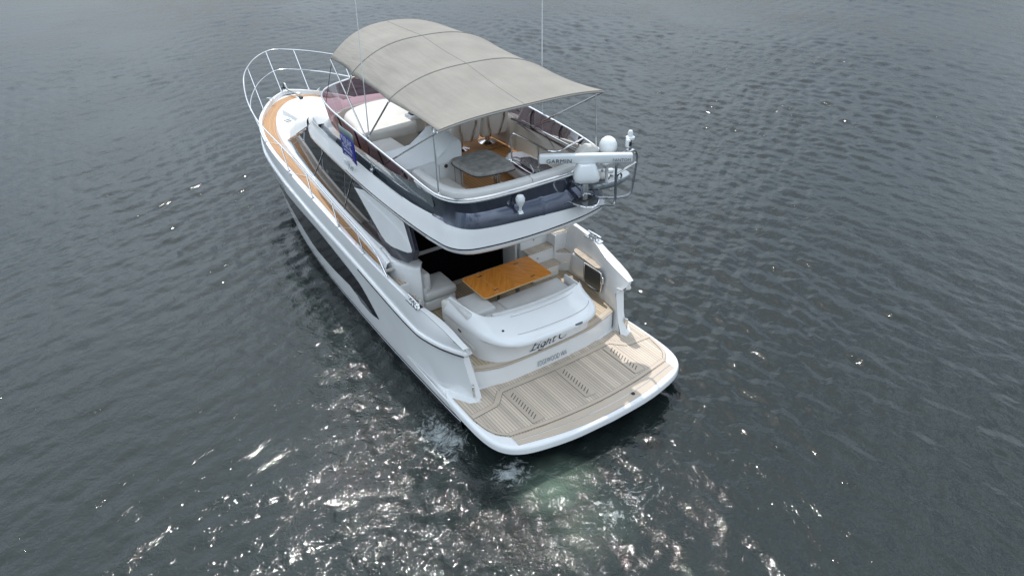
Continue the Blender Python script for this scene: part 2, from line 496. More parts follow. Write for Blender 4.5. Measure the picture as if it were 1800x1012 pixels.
def build_water():
    xs = axis_coords(-1.0, 13.0, 46.0, 4000)
    ys = axis_coords(2.0, 13.0, 54.0, 4000)
    X, Y = np.meshgrid(xs, ys)
    dx = np.gradient(xs)[None, :]; dy = np.gradient(ys)[:, None]
    cell = np.maximum(dx, dy) + 0 * X
    def swell(th0, spread, n, l0, l1, amp):
        h = np.zeros_like(X)
        for i in range(n):
            lam = l0 * (l1 / l0) ** rng.random()
            th = th0 + spread * rng.normal()
            k = 2 * math.pi / lam
            ph = rng.random() * 6.28
            a_ = amp * lam * (0.5 + rng.random())
            w = np.clip(1.9 - 4.5 * cell / lam, 0, 1)
            s = np.sin(k * (X * math.cos(th) + Y * math.sin(th)) + ph + 0.5 * np.sin(0.35 * X + ph) + 0.5 * np.sin(0.31 * Y + 2 * ph))
            h += w * a_ * (s + 0.25 * np.cos(2 * np.arcsin(np.clip(s, -1, 1))))
        return h
    A = swell(R(97), 0.40, 54, 0.15, 1.2, 0.0024)       # crests across the bow line, seen on the port side
    B = swell(R(8), 0.45, 54, 0.15, 1.3, 0.0028)        # crests along the boat, seen to starboard
    C = swell(R(50), 1.2, 36, 0.18, 0.9, 0.0050)
    wgt = 1 / (1 + np.exp(-(X * 0.8 - 0.25 * (Y - 2) + 0.4) / 1.6))
    H = 1.0 * ((1 - wgt) * A + wgt * B + 0.5 * C)
    low = sum(np.sin(a_ * X + b_ * Y + p_) for a_, b_, p_ in ((.31, .12, .4), (-.17, .37, 1.9), (.09, -.23, 3.1), (.43, .33, 5.0))) / 4
    H *= 0.92 + 0.75 * low
    H *= 1 + 0.65 * np.clip((0.75 * X + 0.85 * Y - 6) / 22, 0, 1)
    # churned water behind the stern and along the port quarter
    stir = np.exp(-(((X + 1.8) / 4.2) ** 2 + ((Y + 1.3) / 3.0) ** 2)) + 0.7 * np.exp(-(((X + 2.9) / 1.0) ** 2 + ((Y - 3.2) / 3.4) ** 2))
    D = swell(R(20), 1.6, 30, 0.16, 0.6, 0.0055)
    H = H * (1 + 0.5 * stir) + D * stir
    v = np.stack([X.ravel(), Y.ravel(), H.ravel() - 0.02], 1).astype(np.float32)
    ny, nx = X.shape
    idx = np.arange(nx * ny).reshape(ny, nx)
    q = np.stack([idx[:-1, :-1], idx[:-1, 1:], idx[1:, 1:], idx[1:, :-1]], -1).reshape(-1, 4).astype(np.int32)
    me = bpy.data.meshes.new('water')
    me.vertices.add(len(v)); me.vertices.foreach_set('co', v.ravel())
    me.loops.add(q.size); me.loops.foreach_set('vertex_index', q.ravel())
    me.polygons.add(len(q)); me.polygons.foreach_set('loop_start', np.arange(0, q.size, 4, dtype=np.int32))
    me.polygons.foreach_set('use_smooth', np.ones(len(q), bool))
    me.update(calc_edges=True); me.validate()
    o = bpy.data.objects.new('water', me); COL.objects.link(o)
    # material
    mt = bpy.data.materials.new('harbour_water'); mt.use_nodes = True
    nt = mt.node_tree; N, L = nt.nodes, nt.links; b = N['Principled BSDF']
    t = N.new('ShaderNodeTexCoord')
    def nd(typ, **kw):
        n = N.new(typ)
        for k, val in kw.items(): n.inputs[k].default_value = val
        return n
    def mth(op, a, c=None, clamp=False):
        n = N.new('ShaderNodeMath'); n.operation = op; n.use_clamp = clamp
        for i, s in enumerate((a, c)):
            if s is None: continue
            if isinstance(s, (int, float)): n.inputs[i].default_value = s
            else: L.new(s, n.inputs[i])
        return n.outputs[0]
    sp = N.new('ShaderNodeSeparateXYZ'); L.new(t.outputs['Object'], sp.inputs[0])
    def blob(cx, cy, rx, ry, rot=0.0):
        c_, s_ = math.cos(rot), math.sin(rot)
        x = mth('SUBTRACT', sp.outputs[0], cx); y = mth('SUBTRACT', sp.outputs[1], cy)
        u = mth('ADD', mth('MULTIPLY', x, c_ / rx), mth('MULTIPLY', y, s_ / rx))
        w = mth('ADD', mth('MULTIPLY', x, -s_ / ry), mth('MULTIPLY', y, c_ / ry))
        d = mth('ADD', mth('MULTIPLY', u, u), mth('MULTIPLY', w, w))
        return mth('SUBTRACT', 1.0, mth('SQRT', d), clamp=True)
    warp = nd('ShaderNodeTexNoise', Scale=1.1, Detail=5.0); L.new(t.outputs['Object'], warp.inputs['Vector'])
    fine = nd('ShaderNodeTexNoise', Scale=5.0, Detail=8.0, Roughness=0.65, Distortion=1.2); L.new(t.outputs['Object'], fine.inputs['Vector'])
    # pale green aerated wash from the propellers
    wash = mth('MULTIPLY', mth('MAXIMUM', blob(-1.45, -0.45, 0.85, 0.7), mth('MULTIPLY', blob(-1.6, -1.3, 1.0, 0.9), 0.32)), warp.outputs['Fac'])
    wash = mth('MULTIPLY', wash, 2.2, clamp=True)
    # white foam lace along the port quarter and off the stern
    zone = mth('MAXIMUM', blob(-2.45, 1.6, 0.75, 1.3), mth('MAXIMUM', mth('MULTIPLY', blob(-1.9, 0.2, 0.6, 0.6), 1.0), mth('MULTIPLY', blob(-0.9, -1.3, 2.4, 1.3), 0.62)))
    zone = mth('MAXIMUM', zone, mth('MULTIPLY', blob(-2.6, 5.0, 0.8, 2.4), 0.45))
    fo = nd('ShaderNodeTexNoise', Scale=4.2, Detail=9.0, Roughness=0.72, Distortion=2.0); L.new(t.outputs['Object'], fo.inputs['Vector'])
    foam = mth('MULTIPLY', mth('SUBTRACT', mth('ADD', mth('MULTIPLY', zone, 0.42), fo.outputs['Fac']), 0.74), 4.0, clamp=True)
    c1 = N.new('ShaderNodeMix'); c1.data_type = 'RGBA'; L.new(mth('MULTIPLY', wash, 0.75), c1.inputs[0])
    c1.inputs[6].default_value = (0.015, 0.021, 0.020, 1); c1.inputs[7].default_value = (0.135, 0.185, 0.14, 1)
    c2 = N.new('ShaderNodeMix'); c2.data_type = 'RGBA'; L.new(mth('MULTIPLY', foam, 0.75), c2.inputs[0]); L.new(c1.outputs[2], c2.inputs[6]); c2.inputs[7].default_value = (0.55, 0.6, 0.6, 1)
    L.new(c2.outputs[2], b.inputs['Base Color'])
    rr = mth('ADD', mth('MULTIPLY', foam, 0.5), 0.042); L.new(rr, b.inputs['Roughness'])
    b.inputs['IOR'].default_value = 1.40
    b.inputs['Specular IOR Level'].default_value = 0.5
    # small ripples
    mp = N.new('ShaderNodeMapping'); mp.inputs['Scale'].default_value = (1.0, 1.0, 1.0); L.new(t.outputs['Object'], mp.inputs[0])
    r1 = nd('ShaderNodeTexNoise', Scale=5.0, Detail=3.0, Roughness=0.55, Distortion=0.6); L.new(mp.outputs[0], r1.inputs['Vector'])
    r2 = nd('ShaderNodeTexNoise', Scale=20.0, Detail=1.0, Roughness=0.5, Distortion=0.4); L.new(mp.outputs[0], r2.inputs['Vector'])
    gust = nd('ShaderNodeTexNoise', Scale=0.16, Detail=3.0, Roughness=0.6, Distortion=0.8); L.new(t.outputs['Object'], gust.inputs['Vector'])
    gm_ = N.new('ShaderNodeMapRange'); gm_.inputs[1].default_value = .38; gm_.inputs[2].default_value = .66; gm_.inputs[3].default_value = .50; gm_.inputs[4].default_value = 1.05
    L.new(gust.outputs['Fac'], gm_.inputs[0])
    churn = mth('MAXIMUM', blob(-2.6, -1.4, 5.0, 4.4), mth('MULTIPLY', blob(-3.0, 3.2, 1.9, 5.0), 0.9))
    far_ = N.new('ShaderNodeMapRange'); far_.inputs[1].default_value = 6.0; far_.inputs[2].default_value = 30.0; far_.inputs[3].default_value = 1.0; far_.inputs[4].default_value = 2.1
    L.new(mth('ADD', mth('MULTIPLY', sp.outputs[0], 0.75), mth('MULTIPLY', sp.outputs[1], 0.85)), far_.inputs[0])
    k_ = mth('ADD', mth('MULTIPLY', gm_.outputs[0], far_.outputs[0]), mth('MULTIPLY', churn, 1.15))
    r3 = nd('ShaderNodeTexNoise', Scale=5.5, Detail=3.0, Roughness=0.55, Distortion=1.0); L.new(mp.outputs[0], r3.inputs['Vector'])
    crease = mth('ABSOLUTE', mth('SUBTRACT', r3.outputs['Fac'], 0.5))
    hh = mth('ADD', mth('MULTIPLY', r1.outputs['Fac'], 0.019), mth('MULTIPLY', r2.outputs['Fac'], mth('ADD', 0.0054, mth('MULTIPLY', churn, 0.0010))))
    hh = mth('MULTIPLY', mth('ADD', hh, mth('MULTIPLY', crease, 0.007)), k_)
    bp = N.new('ShaderNodeBump'); bp.inputs['Strength'].default_value = 1.0; bp.inputs['Distance'].default_value = 1.0
    L.new(hh, bp.inputs['Height']); L.new(bp.outputs[0], b.inputs['Normal'])
    me.materials.append(mt)
    props(o, 'grey green rippled harbour water around the yacht with sun glitter and stern wash', None, None, 'structure')
    return o
build_water()

# ------------------------------------------------------------------ the yacht
yacht = empty('motor_yacht', (0, 6.5, 0))
props(yacht, 'white flybridge motor yacht with teak decks on the grey water', 'yacht')

def tab(xs, ys):
    xs = np.array(xs, float); ys = np.array(ys, float)
    return lambda q: np.interp(q, xs, ys)
def stab(xs, ys):
    """smoothed table"""
    P = smooth(list(zip(xs, ys)), 200)
    return lambda q: np.interp(q, P[:, 0], P[:, 1])

ZG = stab([1.5, 1.62, 1.8, 2.1, 2.6, 3, 5, 7, 11, 15.1], [1.56, 1.60, 1.665, 1.74, 1.825, 1.875, 1.965, 2.06, 2.24, 2.36])
XG = stab([1.5, 1.62, 1.8, 2.1, 2.5, 3.2, 5, 7, 9.2, 10.9, 12.3, 13.2, 14.0, 14.6, 14.95, 15.08], [1.84, 1.885, 1.925, 1.96, 2.01, 2.095, 2.12, 2.09, 2.03, 1.94, 1.73, 1.44, 1.02, 0.60, 0.22, 0])
ZR = stab([1.5, 1.62, 1.8, 2.1, 2.5, 2.8, 3.5, 5.5, 7.3, 8.7, 9.8, 10.9, 12.5, 13.5, 15.05], [1.45, 1.45, 1.445, 1.425, 1.385, 1.37, 1.40, 1.58, 1.68, 1.77, 1.80, 1.84, 1.95, 2.03, 2.12])
XRb = stab([1.5, 1.62, 1.75, 1.95, 2.2, 2.6, 3, 5, 7, 9, 11, 12, 13, 13.8, 14.5, 14.9, 15.05], [1.78, 1.83, 1.90, 1.985, 2.06, 2.125, 2.155, 2.17, 2.16, 2.12, 1.98, 1.82, 1.52, 1.13, .68, .28, 0])
XW = stab([1.4, 2, 4, 6, 8, 10, 11.5, 12.6, 13.4, 14.0, 14.3], [2.03, 2.06, 2.07, 2.04, 1.95, 1.75, 1.45, 1.05, .62, .22, 0])
XC = stab([1.4, 2, 4, 6, 8, 10, 11.8, 13, 13.8, 14.35, 14.6], [2.06, 2.09, 2.11, 2.09, 2.03, 1.86, 1.52, 1.04, .58, .18, 0])
XM = stab([1.4, 1.55, 1.72, 1.82, 2.05, 2.4, 3.2, 5, 7, 9, 11, 12.2, 13.2, 14.0, 14.6, 14.85], [1.69, 1.73, 1.77, 1.815, 1.94, 2.045, 2.10, 2.115, 2.10, 2.03, 1.84, 1.58, 1.20, .72, .24, 0])

XI = stab([1.5, 1.62, 1.9, 2.2, 2.5, 2.75, 3.0, 3.3, 3.8, 4.5, 5.0], [1.755, 1.775, 1.79, 1.81, 1.865, 1.93, 1.985, 2.01, 2.03, 2.034, 2.035])
ZI = stab([1.5, 1.62, 1.9, 2.2, 2.5, 3.0, 3.4, 5.0], [1.58, 1.60, 1.65, 1.72, 1.785, 1.86, 1.89, 1.965])
S_ = 1 - (1 - np.linspace(0, 1, 90)) ** 1.6            # stations bunch up towards the stem
def hull_curve(Y0, Y1, fx, z):
    Y = Y0 + (Y1 - Y0) * S_
    x = fx(Y); x[-1] = 0.0
    zz = z(Y) if callable(z) else np.full_like(Y, z)
    return np.stack([-x, Y, zz], 1)
curves = {
    'keel': hull_curve(1.55, 14.0, lambda y: XW(np.minimum(y + .3, 14.3)) * .8, -0.6),
    'wl': hull_curve(1.55, 14.3, XW, 0.0),
    's0': hull_curve(1.55, 14.38, lambda y: (XW(y) * .4 + XC(y) * .6), 0.16),
    's1': hull_curve(1.55, 14.42, lambda y: (XW(y) * .3 + XC(y) * .7) , 0.20),
    's2': hull_curve(1.55, 14.44, lambda y: (XW(y) * .25 + XC(y) * .75), 0.235),
    'ch': hull_curve(1.55, 14.6, XC, 0.36),
    'sh': hull_curve(1.50, 14.68, lambda y: np.where(y < 3.0, XM(y), XC(y) * .75 + XM(y) * .25) , lambda y: np.interp(y, [1.5, 2.6, 4.0], [.465, .46, .50])),
    'mid': hull_curve(1.70, 14.85, XM, lambda y: 0.55 * ZR(y) + 0.12),
    'wt': hull_curve(1.80, 14.98, lambda y: np.where(y < 3.2, XM(y) * .9 + (XRb(y) - .03) * .1, XRb(y) - .03), lambda y: ZR(y) - .055),
    'r0': hull_curve(1.62, 15.02, lambda y: XRb(y) - .012, lambda y: ZR(y) - .03),
    'r1': hull_curve(1.62, 15.05, lambda y: XRb(y) + .012, lambda y: ZR(y)),
    'r2': hull_curve(1.62, 15.05, lambda y: XRb(y), lambda y: ZR(y) + .035),
    'r3': hull_curve(1.62, 15.02, lambda y: XRb(y) - .035, lambda y: ZR(y) + .045),
    'gm': hull_curve(1.62, 15.06, lambda y: np.where(y < 3.3, (XRb(y) - .02) * .62 + XG(y) * .38, (XRb(y) - .02) * .5 + XG(y) * .5), lambda y: (ZR(y) + .045) * .45 + ZG(y) * .55 + np.interp(y, [2.2, 3.3], [.05, 0])),
    'g0': hull_curve(1.62, 15.08, XG, ZG),
    'g1': hull_curve(1.62, 15.04, lambda y: np.where(y < 3.4, XG(y) * .45 + (XI(y) + .02) * .55, XG(y) - .035), lambda y: np.where(y < 3.4, ZG(y) * .35 + ZI(y) * .65 + .012, ZG(y) + .012)),
    'g2': hull_curve(1.62, 14.98, lambda y: np.where(y < 3.4, XI(y), np.maximum(XG(y) - .085, 0)), lambda y: np.where(y < 3.4, ZI(y), ZG(y))),
    'g3': hull_curve(1.62, 14.96, lambda y: np.where(y < 3.4, XI(y) - .012, np.maximum(XG(y) - .10, 0)), lambda y: np.where(y < 3.4, ZI(y), ZG(y)) - .11),
}
hull = MB()
hull.loft([curves[k] for k in ('keel', 'wl', 's0')], 'navy')
hull.loft([curves[k] for k in ('s0', 's1')], 'gel')
hull.loft([curves[k] for k in ('s1', 's2')], 'navy')
hull.loft([curves[k] for k in ('s2', 'ch', 'sh', 'mid', 'wt', 'r0', 'r1', 'r2', 'r3', 'gm', 'g0', 'g1', 'g2', 'g3')], 'gel')
# aft face of the quarter wing, from the hull skin to an inner skin
outer = [curves[k][0] for k in ('sh', 'mid', 'wt', 'r0', 'r1', 'r2', 'r3', 'gm', 'g0', 'g1', 'g2')]
inner = [np.array([-np.interp(p[2], [.46, 1.28, 1.5, 1.6], [1.60, 1.64, 1.72, 1.765]), min(p[1] + .06, 1.86) if p[2] < 1.42 else p[1] + .01, p[2]]) for p in outer]
hull.loft([outer, inner], 'gel')
# inner skin of the bulwark facing the cockpit
YI = np.linspace(1.60, 4.5, 26)
XII = np.where(YI < 3.4, XI(YI), XG(YI) - .085); ZII = np.where(YI < 3.4, ZI(YI), ZG(YI))
def lean(z): return np.maximum(YI, np.interp(z, [.46, .95, 1.36, 1.5], [1.58, 1.75, 1.86, 1.62]))
top = np.stack([-XII, YI, ZII], 1)
midr = np.stack([-(XII - .02), YI, ZII - .06], 1)
mid2 = np.stack([-np.interp(YI, [1.6, 2.0, 2.5, 2.8, 4.5], [1.64, 1.70, 1.80, 1.88, 1.96]), lean(1.28), np.full_like(YI, 1.28)], 1)
low = np.stack([-np.interp(YI, [1.6, 2.0, 2.8, 4.5], [1.60, 1.68, 1.78, 1.90]), YI, np.full_like(YI, .46)], 1)
hull.loft([top, midr, mid2, low], 'gel')
hull.mirror()
hull_o = hull.build('hull', yacht, sharp=28)

# dark rub line under the bulwark shoulder
rb = MB()
Yr = np.linspace(1.66, 14.6, 120)
rb.tube(np.stack([-(XRb(Yr) + .004), Yr, ZR(Yr) - .036], 1)[:34], .011, 'dark', n=6)
rb.mirror().build_each('rubbing_strake', yacht)
sm = MB(); kk = [i for i in range(90) if curves['g0'][i][1] < 3.2]
sm.tube([tuple(curves['g0'][i] + np.array([0, 0, .003])) for i in kk], .004, 'seam', 5)
sm.mirror().build_each('shoulder_seam', yacht)

# long black hull windows
def hull_pt(y, z, off=0.006):
    z0, z1 = 0.36, 0.55 * float(ZR(y)) + .12; z2 = float(ZR(y)) - .03
    x = np.interp(z, [z0, z1, z2], [float(XC(y)), float(XM(y)), float(XRb(y)) - .012])
    return (-(x + off), y, z)
up = smooth([(11.9, 1.20), (9.8, 1.37), (8.0, 1.42), (6.8, 1.32), (5.55, 1.14), (5.0, .89), (4.6, .65)], 60)
lo = linres([(11.9, 1.185), (10.9, 1.12), (9.6, .87), (8.4, .655), (8.0, .635), (6.9, .66), (6.05, .72), (5.7, .66), (5.4, .585), (5.0, .56), (4.6, .64)], 60)
for s in (1, -1):
    w = MB()
    rows = []
    for k in np.linspace(0, 1, 5):
        rows.append([hull_pt(a[0] * (1 - k) + b_[0] * k, a[1] * (1 - k) + b_[1] * k) for a, b_ in zip(up, lo)])
    w.loft(rows, 'hullglass')
    if s < 0: w.v = [(-x, y, z) for x, y, z in w.v]
    w.build('hull_window', yacht)
v_ = MB()
vt = [hull_pt(y, z, .012) for y, z in [(5.75, .735), (5.2, .70), (4.85, .60), (5.05, .575), (5.5, .60)]]
v_.slab(vt, .004, 'greyp').mirror()
v_.build_each('hull_vent', yacht, flat=True)
# spray rail on the topside foot, stern quarter
sr = MB(); Ys = np.linspace(1.6, 3.4, 14)
sr.tube([(-(float(XC(y)) + .012), y, .40 + .05 * (y - 1.6)) for y in Ys], np.linspace(.022, .004, 14), 'gel', n=6)
sr.mirror().build_each('spray_rail', yacht)

# ---------------- swim platform
half = [(0, -.10), (.8, -.065), (1.4, .04), (1.75, .165), (1.98, .38), (2.09, .72), (2.12, 1.3), (2.10, 1.9), (2.0, 2.2)]
def sym_outline(h, n=50, closed_front=False):
    P = smooth(h, n)
    L_ = [(-x, y) for x, y in P[::-1]] + [(x, y) for x, y in P[1:]]
    return np.array(L_)
pl = sym_outline(half, 60)
def inset(P, d):
    """move an open outline inward (towards its centroid side) by d"""
    P = np.array(P); T = np.gradient(P, axis=0); T /= np.linalg.norm(T, axis=1)[:, None]
    Nn = np.stack([-T[:, 1], T[:, 0]], 1)
    c = P.mean(0)
    sgn = np.sign(((c - P) * Nn).sum(1).mean())
    return P + Nn * d * sgn
def at(P, z): return [(x, y, z) for x, y in P]
sw = MB()
sw.loft([at(inset(pl, .55), .02), at(inset(pl, .30), .10), at(inset(pl, .10), .26), at(inset(pl, .03), .30)], 'navy')
sw.loft([at(inset(pl, .03), .30), at(inset(pl, .0), .318)], 'gel')
sw.loft([at(inset(pl, .0), .318), at(inset(pl, -.004), .337)], 'navy')
sw.loft([at(inset(pl, -.004), .337), at(pl, .41), at(inset(pl, .008), .44), at(inset(pl, .03), .462), at(inset(pl, .06), .469), at(inset(pl, .09), .47), at(inset(pl, .5), .47)], 'gel')
ctr = inset(pl, .5)
sw.add([(x, y, .4699) for x, y in ctr], [tuple(range(len(ctr)))], 'gel')
platform = sw.build('swim_platform', yacht, sharp=50)
# teak on the platform
tk = [(-1.73, .45), (-.9, .335), (0, .285), (.9, .335), (1.73, .45), (1.90, .62), (1.985, .85), (2.035, 1.15), (2.03, 1.85), (1.86, 1.55), (1.66, 1.46), (1.60, 1.78), (1.2, 1.70), (.6, 1.65), (-.6, 1.65), (-1.2, 1.70), (-1.60, 1.78), (-1.66, 1.46), (-1.86, 1.55), (-2.03, 1.85), (-2.035, 1.15), (-1.985, .85), (-1.90, .62)]
tm = MB(); tm.prism(tk, .462, .486, 'teak_grey')
teak_pl = tm.build('teak_decking', platform, uv=UX, flat=True)
def strip(mb, path, w, z, board='teak_plain', line='caulk'):
    P = np.array(path, float)
    T = np.gradient(P, axis=0) if len(P) > 2 else np.repeat((P[1] - P[0])[None], 2, 0)
    T /= np.linalg.norm(T, axis=1)[:, None]; Nn = np.stack([-T[:, 1], T[:, 0]], 1)
    for ww, zz, mm in ((w + .014, z, line), (w, z + .004, board)):
        a = P + Nn * ww / 2; b_ = P - Nn * ww / 2
        mb.loft([[(x, y, zz) for x, y in a], [(x, y, zz) for x, y in b_]], mm)
mg = MB()
aft_arc = smooth([(-1.74, .51), (-.9, .385), (0, .335), (.9, .385), (1.74, .51)], 30)
strip(mg, aft_arc, .075, .4885)
strip(mg, smooth([(-1.25, 1.52), (-.6, 1.49), (0, 1.48), (.6, 1.49), (1.25, 1.52)], 20), .10, .4885)
for s in (-1, 1):
    strip(mg, [(s * 1.25, 1.52), (s * 1.50, 1.26)], .10, .4890)
    strip(mg, [(s * 1.50, 1.26), (s * 2.02, 1.22)], .10, .4896)
    strip(mg, smooth([(s * 1.75, .52), (s * 1.88, .66), (s * 1.955, .86), (s * 2.0, 1.16)], 12), .05, .4892)
mg.build('teak_margin', platform, uv=UY, flat=True, fixn=False)
for k, cx in enumerate((-1.14, 0, 1.14)):
    lv = MB()
    strip(lv, [(cx, .50), (cx, 1.42)], .24, .4902)
    lg = MB()
    lv.build('louvre_panel', platform, uv=UX, flat=True, fixn=False)
    for q in np.linspace(.62, 1.30, 10):
        c_, s_ = math.cos(R(34)), math.sin(R(34))
        a = np.array([cx, q]); d = np.array([c_, s_]) * .062; nn = np.array([-s_, c_]) * .0085
        lg.add([(*(a - d - nn), .4955), (*(a + d - nn), .4955), (*(a + d + nn), .4955), (*(a - d + nn), .4955)], [(0, 1, 2, 3)], 'slot')
    lg.build('louvre_slot', platform, flat=True, fixn=False)
# sloping teak strip on the aft lip
st = MB()
arc_i = smooth([(-1.73, .44), (-.9, .325), (0, .275), (.9, .325), (1.73, .44)], 40)
arc_m = smooth([(-1.73, .335), (-.9, .185), (0, .125), (.9, .185), (1.73, .335)], 40)
arc_o = smooth([(-1.74, .235), (-.9, .04), (0, -.03), (.9, .04), (1.74, .235)], 40)
st.loft([at(arc_i, .487), at(arc_m, .482)], 'teak_plain')
st.loft([at(arc_m, .4815), at(arc_o, .474)], 'teak_plain')
st.loft([at(arc_i, .487), at(arc_i, .46)], 'teak_plain'); st.loft([at(arc_o, .474), at(arc_o, .455)], 'caulk')
st.build('aft_teak_strip', platform, uv=UY, flat=True, fixn=False)
fl = MB()
fl.tube([(x, y, .483) for x, y in arc_m], .006, 'steel', n=6)
fl.build('lip_trim', platform)
b1 = MB(); b1.lathe([(.035, 0), (.035, .01), (.02, .03), (.0, .032)], (.62, .115, .478), 'rubber', 12); b1.build('deck_stud', platform)

# ---------------- step wall with the port of registry
wall_arc = smooth([(-1.62, 1.88), (-1.28, 1.73), (-.9, 1.655), (0, 1.635), (.5, 1.65), (1.0, 1.69), (1.62, 1.86)], 50)
sole_z = .88
wl_ = MB()
wl_.loft([at(wall_arc, .47), at(wall_arc, .855)], 'gel')
wl_.loft([at(wall_arc, .855), at(inset(wall_arc, -.012), .858), at(inset(wall_arc, -.012), .882), at(inset(wall_arc, .03), .884)], 'teak_plain')
step = wl_.build('transom_step', yacht, uv=UY, sharp=50)
letters('hailing_port_lettering', 'EDGEWOOD WA',   .165, (-.02, 1.626, .555), (1, .0, 0), (0, 0, 1), 'inkline', step, xscale=.52, offset=-.0035, lift=.004)

# ---------------- cockpit sole
ck = MB()
ckp = [tuple(p) for p in wall_arc] + [(1.84, 2.4), (1.86, 4.0), (1.86, 4.66), (-1.46, 4.66), (-1.46, 3.9), (-1.80, 3.6), (-1.72, 2.2)]
ck.prism(ckp, .84, sole_z, 'teak_cockpit')
sole = ck.build('cockpit_sole', yacht, uv=UX, flat=True)
mgc = MB(); strip(mgc, [(-1.4, 4.53), (1.2, 4.53)], .10, .883); mgc.build('sole_margin', sole, uv=UY, flat=True, fixn=False)
mgc = MB(); strip(mgc, inset(wall_arc, .07), .10, .8835); mgc.build('sole_margin', sole, uv=UY, flat=True, fixn=False)

# ---------------- transom settee / sunpad moulding
base_o = smooth([(-1.40, 3.15), (-1.37, 2.5), (-1.33, 2.12), (-1.20, 1.88), (-1.0, 1.74), (-.7, 1.672), (-.2, 1.655), (.4, 1.665), (.80, 1.70), (.95, 1.80), (1.02, 2.05), (1.02, 2.30)], 70)
lip_o = smooth([(-1.42, 3.17), (-1.38, 2.55), (-1.32, 2.05), (-1.20, 1.72), (-1.02, 1.50), (-.75, 1.385), (-.3, 1.335), (.2, 1.315), (.58, 1.35), (.82, 1.45), (.98, 1.66), (1.06, 2.0), (1.09, 2.22)], 70)
inn_o = smooth([(-1.26, 3.12), (-1.20, 2.6), (-1.12, 2.30), (-1.0, 2.17), (-.8, 2.11), (-.3, 2.04), (.2, 2.03), (.6, 2.05), (.9, 2.10), (.99, 2.15), (1.03, 2.19)], 70)
def blend(a, b_, k): return a * (1 - k) + b_ * k
us = MB()
us.loft([at(base_o, .886), at(base_o, 1.27), at(blend(base_o, lip_o, .25), 1.315), at(blend(base_o, lip_o, .93), 1.345), at(lip_o, 1.355), at(lip_o, 1.385),
         at(blend(lip_o, inn_o, .03), 1.425), at(blend(lip_o, inn_o, .09), 1.458), at(blend(lip_o, inn_o, .22), 1.492), at(blend(lip_o, inn_o, .55), 1.562), at(blend(lip_o, inn_o, .86), 1.628), at(blend(lip_o, inn_o, .95), 1.638), at(inn_o, 1.62), at(inn_o, 1.2), at(inn_o, .886)], 'gel')
# end caps
for e in (0, -1):
    ring = [(*base_o[e], .886), (*base_o[e], 1.16), (*blend(base_o, lip_o, .9)[e], 1.34), (*lip_o[e], 1.355), (*lip_o[e], 1.385), (*blend(lip_o, inn_o, .09)[e], 1.458), (*blend(lip_o, inn_o, .86)[e], 1.628), (*inn_o[e], 1.62), (*inn_o[e], .886)]
    us.add(ring, [tuple(range(len(ring)))], 'gel')
settee = us.build('transom_settee', yacht, sharp=60)
cs = MB()
cs.rbox((.28, 2.46, 1.31), (1.44, .80, .18), 'greyvinyl', .045, puff=.012); cs.build('seat_cushion', settee)
cs = MB(); cs.rbox((-.74, 2.46, 1.31), (.60, .80, .18), 'greyvinyl', .045, puff=.012); cs.build('seat_cushion', settee)
cs = MB(); cs.rbox((-.94, 2.84, 1.42), (.60, .66, .20), 'greyvinyl', .05, puff=.012); cs.build('seat_cushion', settee)
cs = MB(); cs.rbox((-.08, 2.42, 1.05), (2.2, .58, .34), 'gel', .03); cs.build('settee_base', settee)
cs = MB(); cs.rbox((-.94, 2.86, 1.12), (.54, .56, .48), 'gel', .03); cs.build('chaise_base', settee)
cs = MB(); cs.rbox((-1.24, 2.80, 1.44), (.15, .78, .38), 'greyvinyl', .06); cs.build('backrest', settee)
cs = MB(); cs.tube([tuple(p) + (1.60,) for p in inn_o[24:66] + np.array([0, .045])], .05, 'greyvinyl', 8); cs.build('backrest_roll', settee)
cs = MB(); cs.rbox((1.07, 2.44, 1.22), (.055, .52, .60), 'gel', .025); cs.build('end_panel', settee)
cs = MB(); cs.rbox((-1.33, 3.16, 1.36), (.18, .14, .46), 'cream', .06); cs.build('end_bolster', settee)
pnl = MB()
pnl.tube([(*blend(lip_o, inn_o, .24)[k], 1.499) for k in range(30, 60)], .004, 'seam', 5)
pnl.tube([(*blend(lip_o, inn_o, .80)[k], 1.619) for k in range(30, 60)], .003, 'seam', 5)
pnl.build_each('lid_seam', settee)
dk = MB(); dk.lathe([(.022, 0), (.022, .012), (.012, .02)], (*blend(lip_o, inn_o, .40)[26], 1.53), 'rubber', 12); dk.build('socket', settee)
hd = MB()
for k in (32, 52):
    p = blend(lip_o, inn_o, .86)[k]; hd.rbox((p[0], p[1], 1.63), (.13, .025, .016), 'gel', .007)
hd.build_each('lid_handle', settee)
sl_ = MB()
for zz, y0, y1 in ((1.13, 2.55, 2.05), (1.03, 2.35, 1.98)):
    pa = [(-1.378 - .004, y, zz) for y in (y0, (y0 + y1) / 2, y1)]
sl_.rbox((-1.385, 2.62, 1.22), (.012, .10, .035), 'rubber', .004); sl_.rbox((-1.385, 2.4, 1.1), (.008, .55, .05), 'gel', .003)
sl_.build('side_vent', settee)
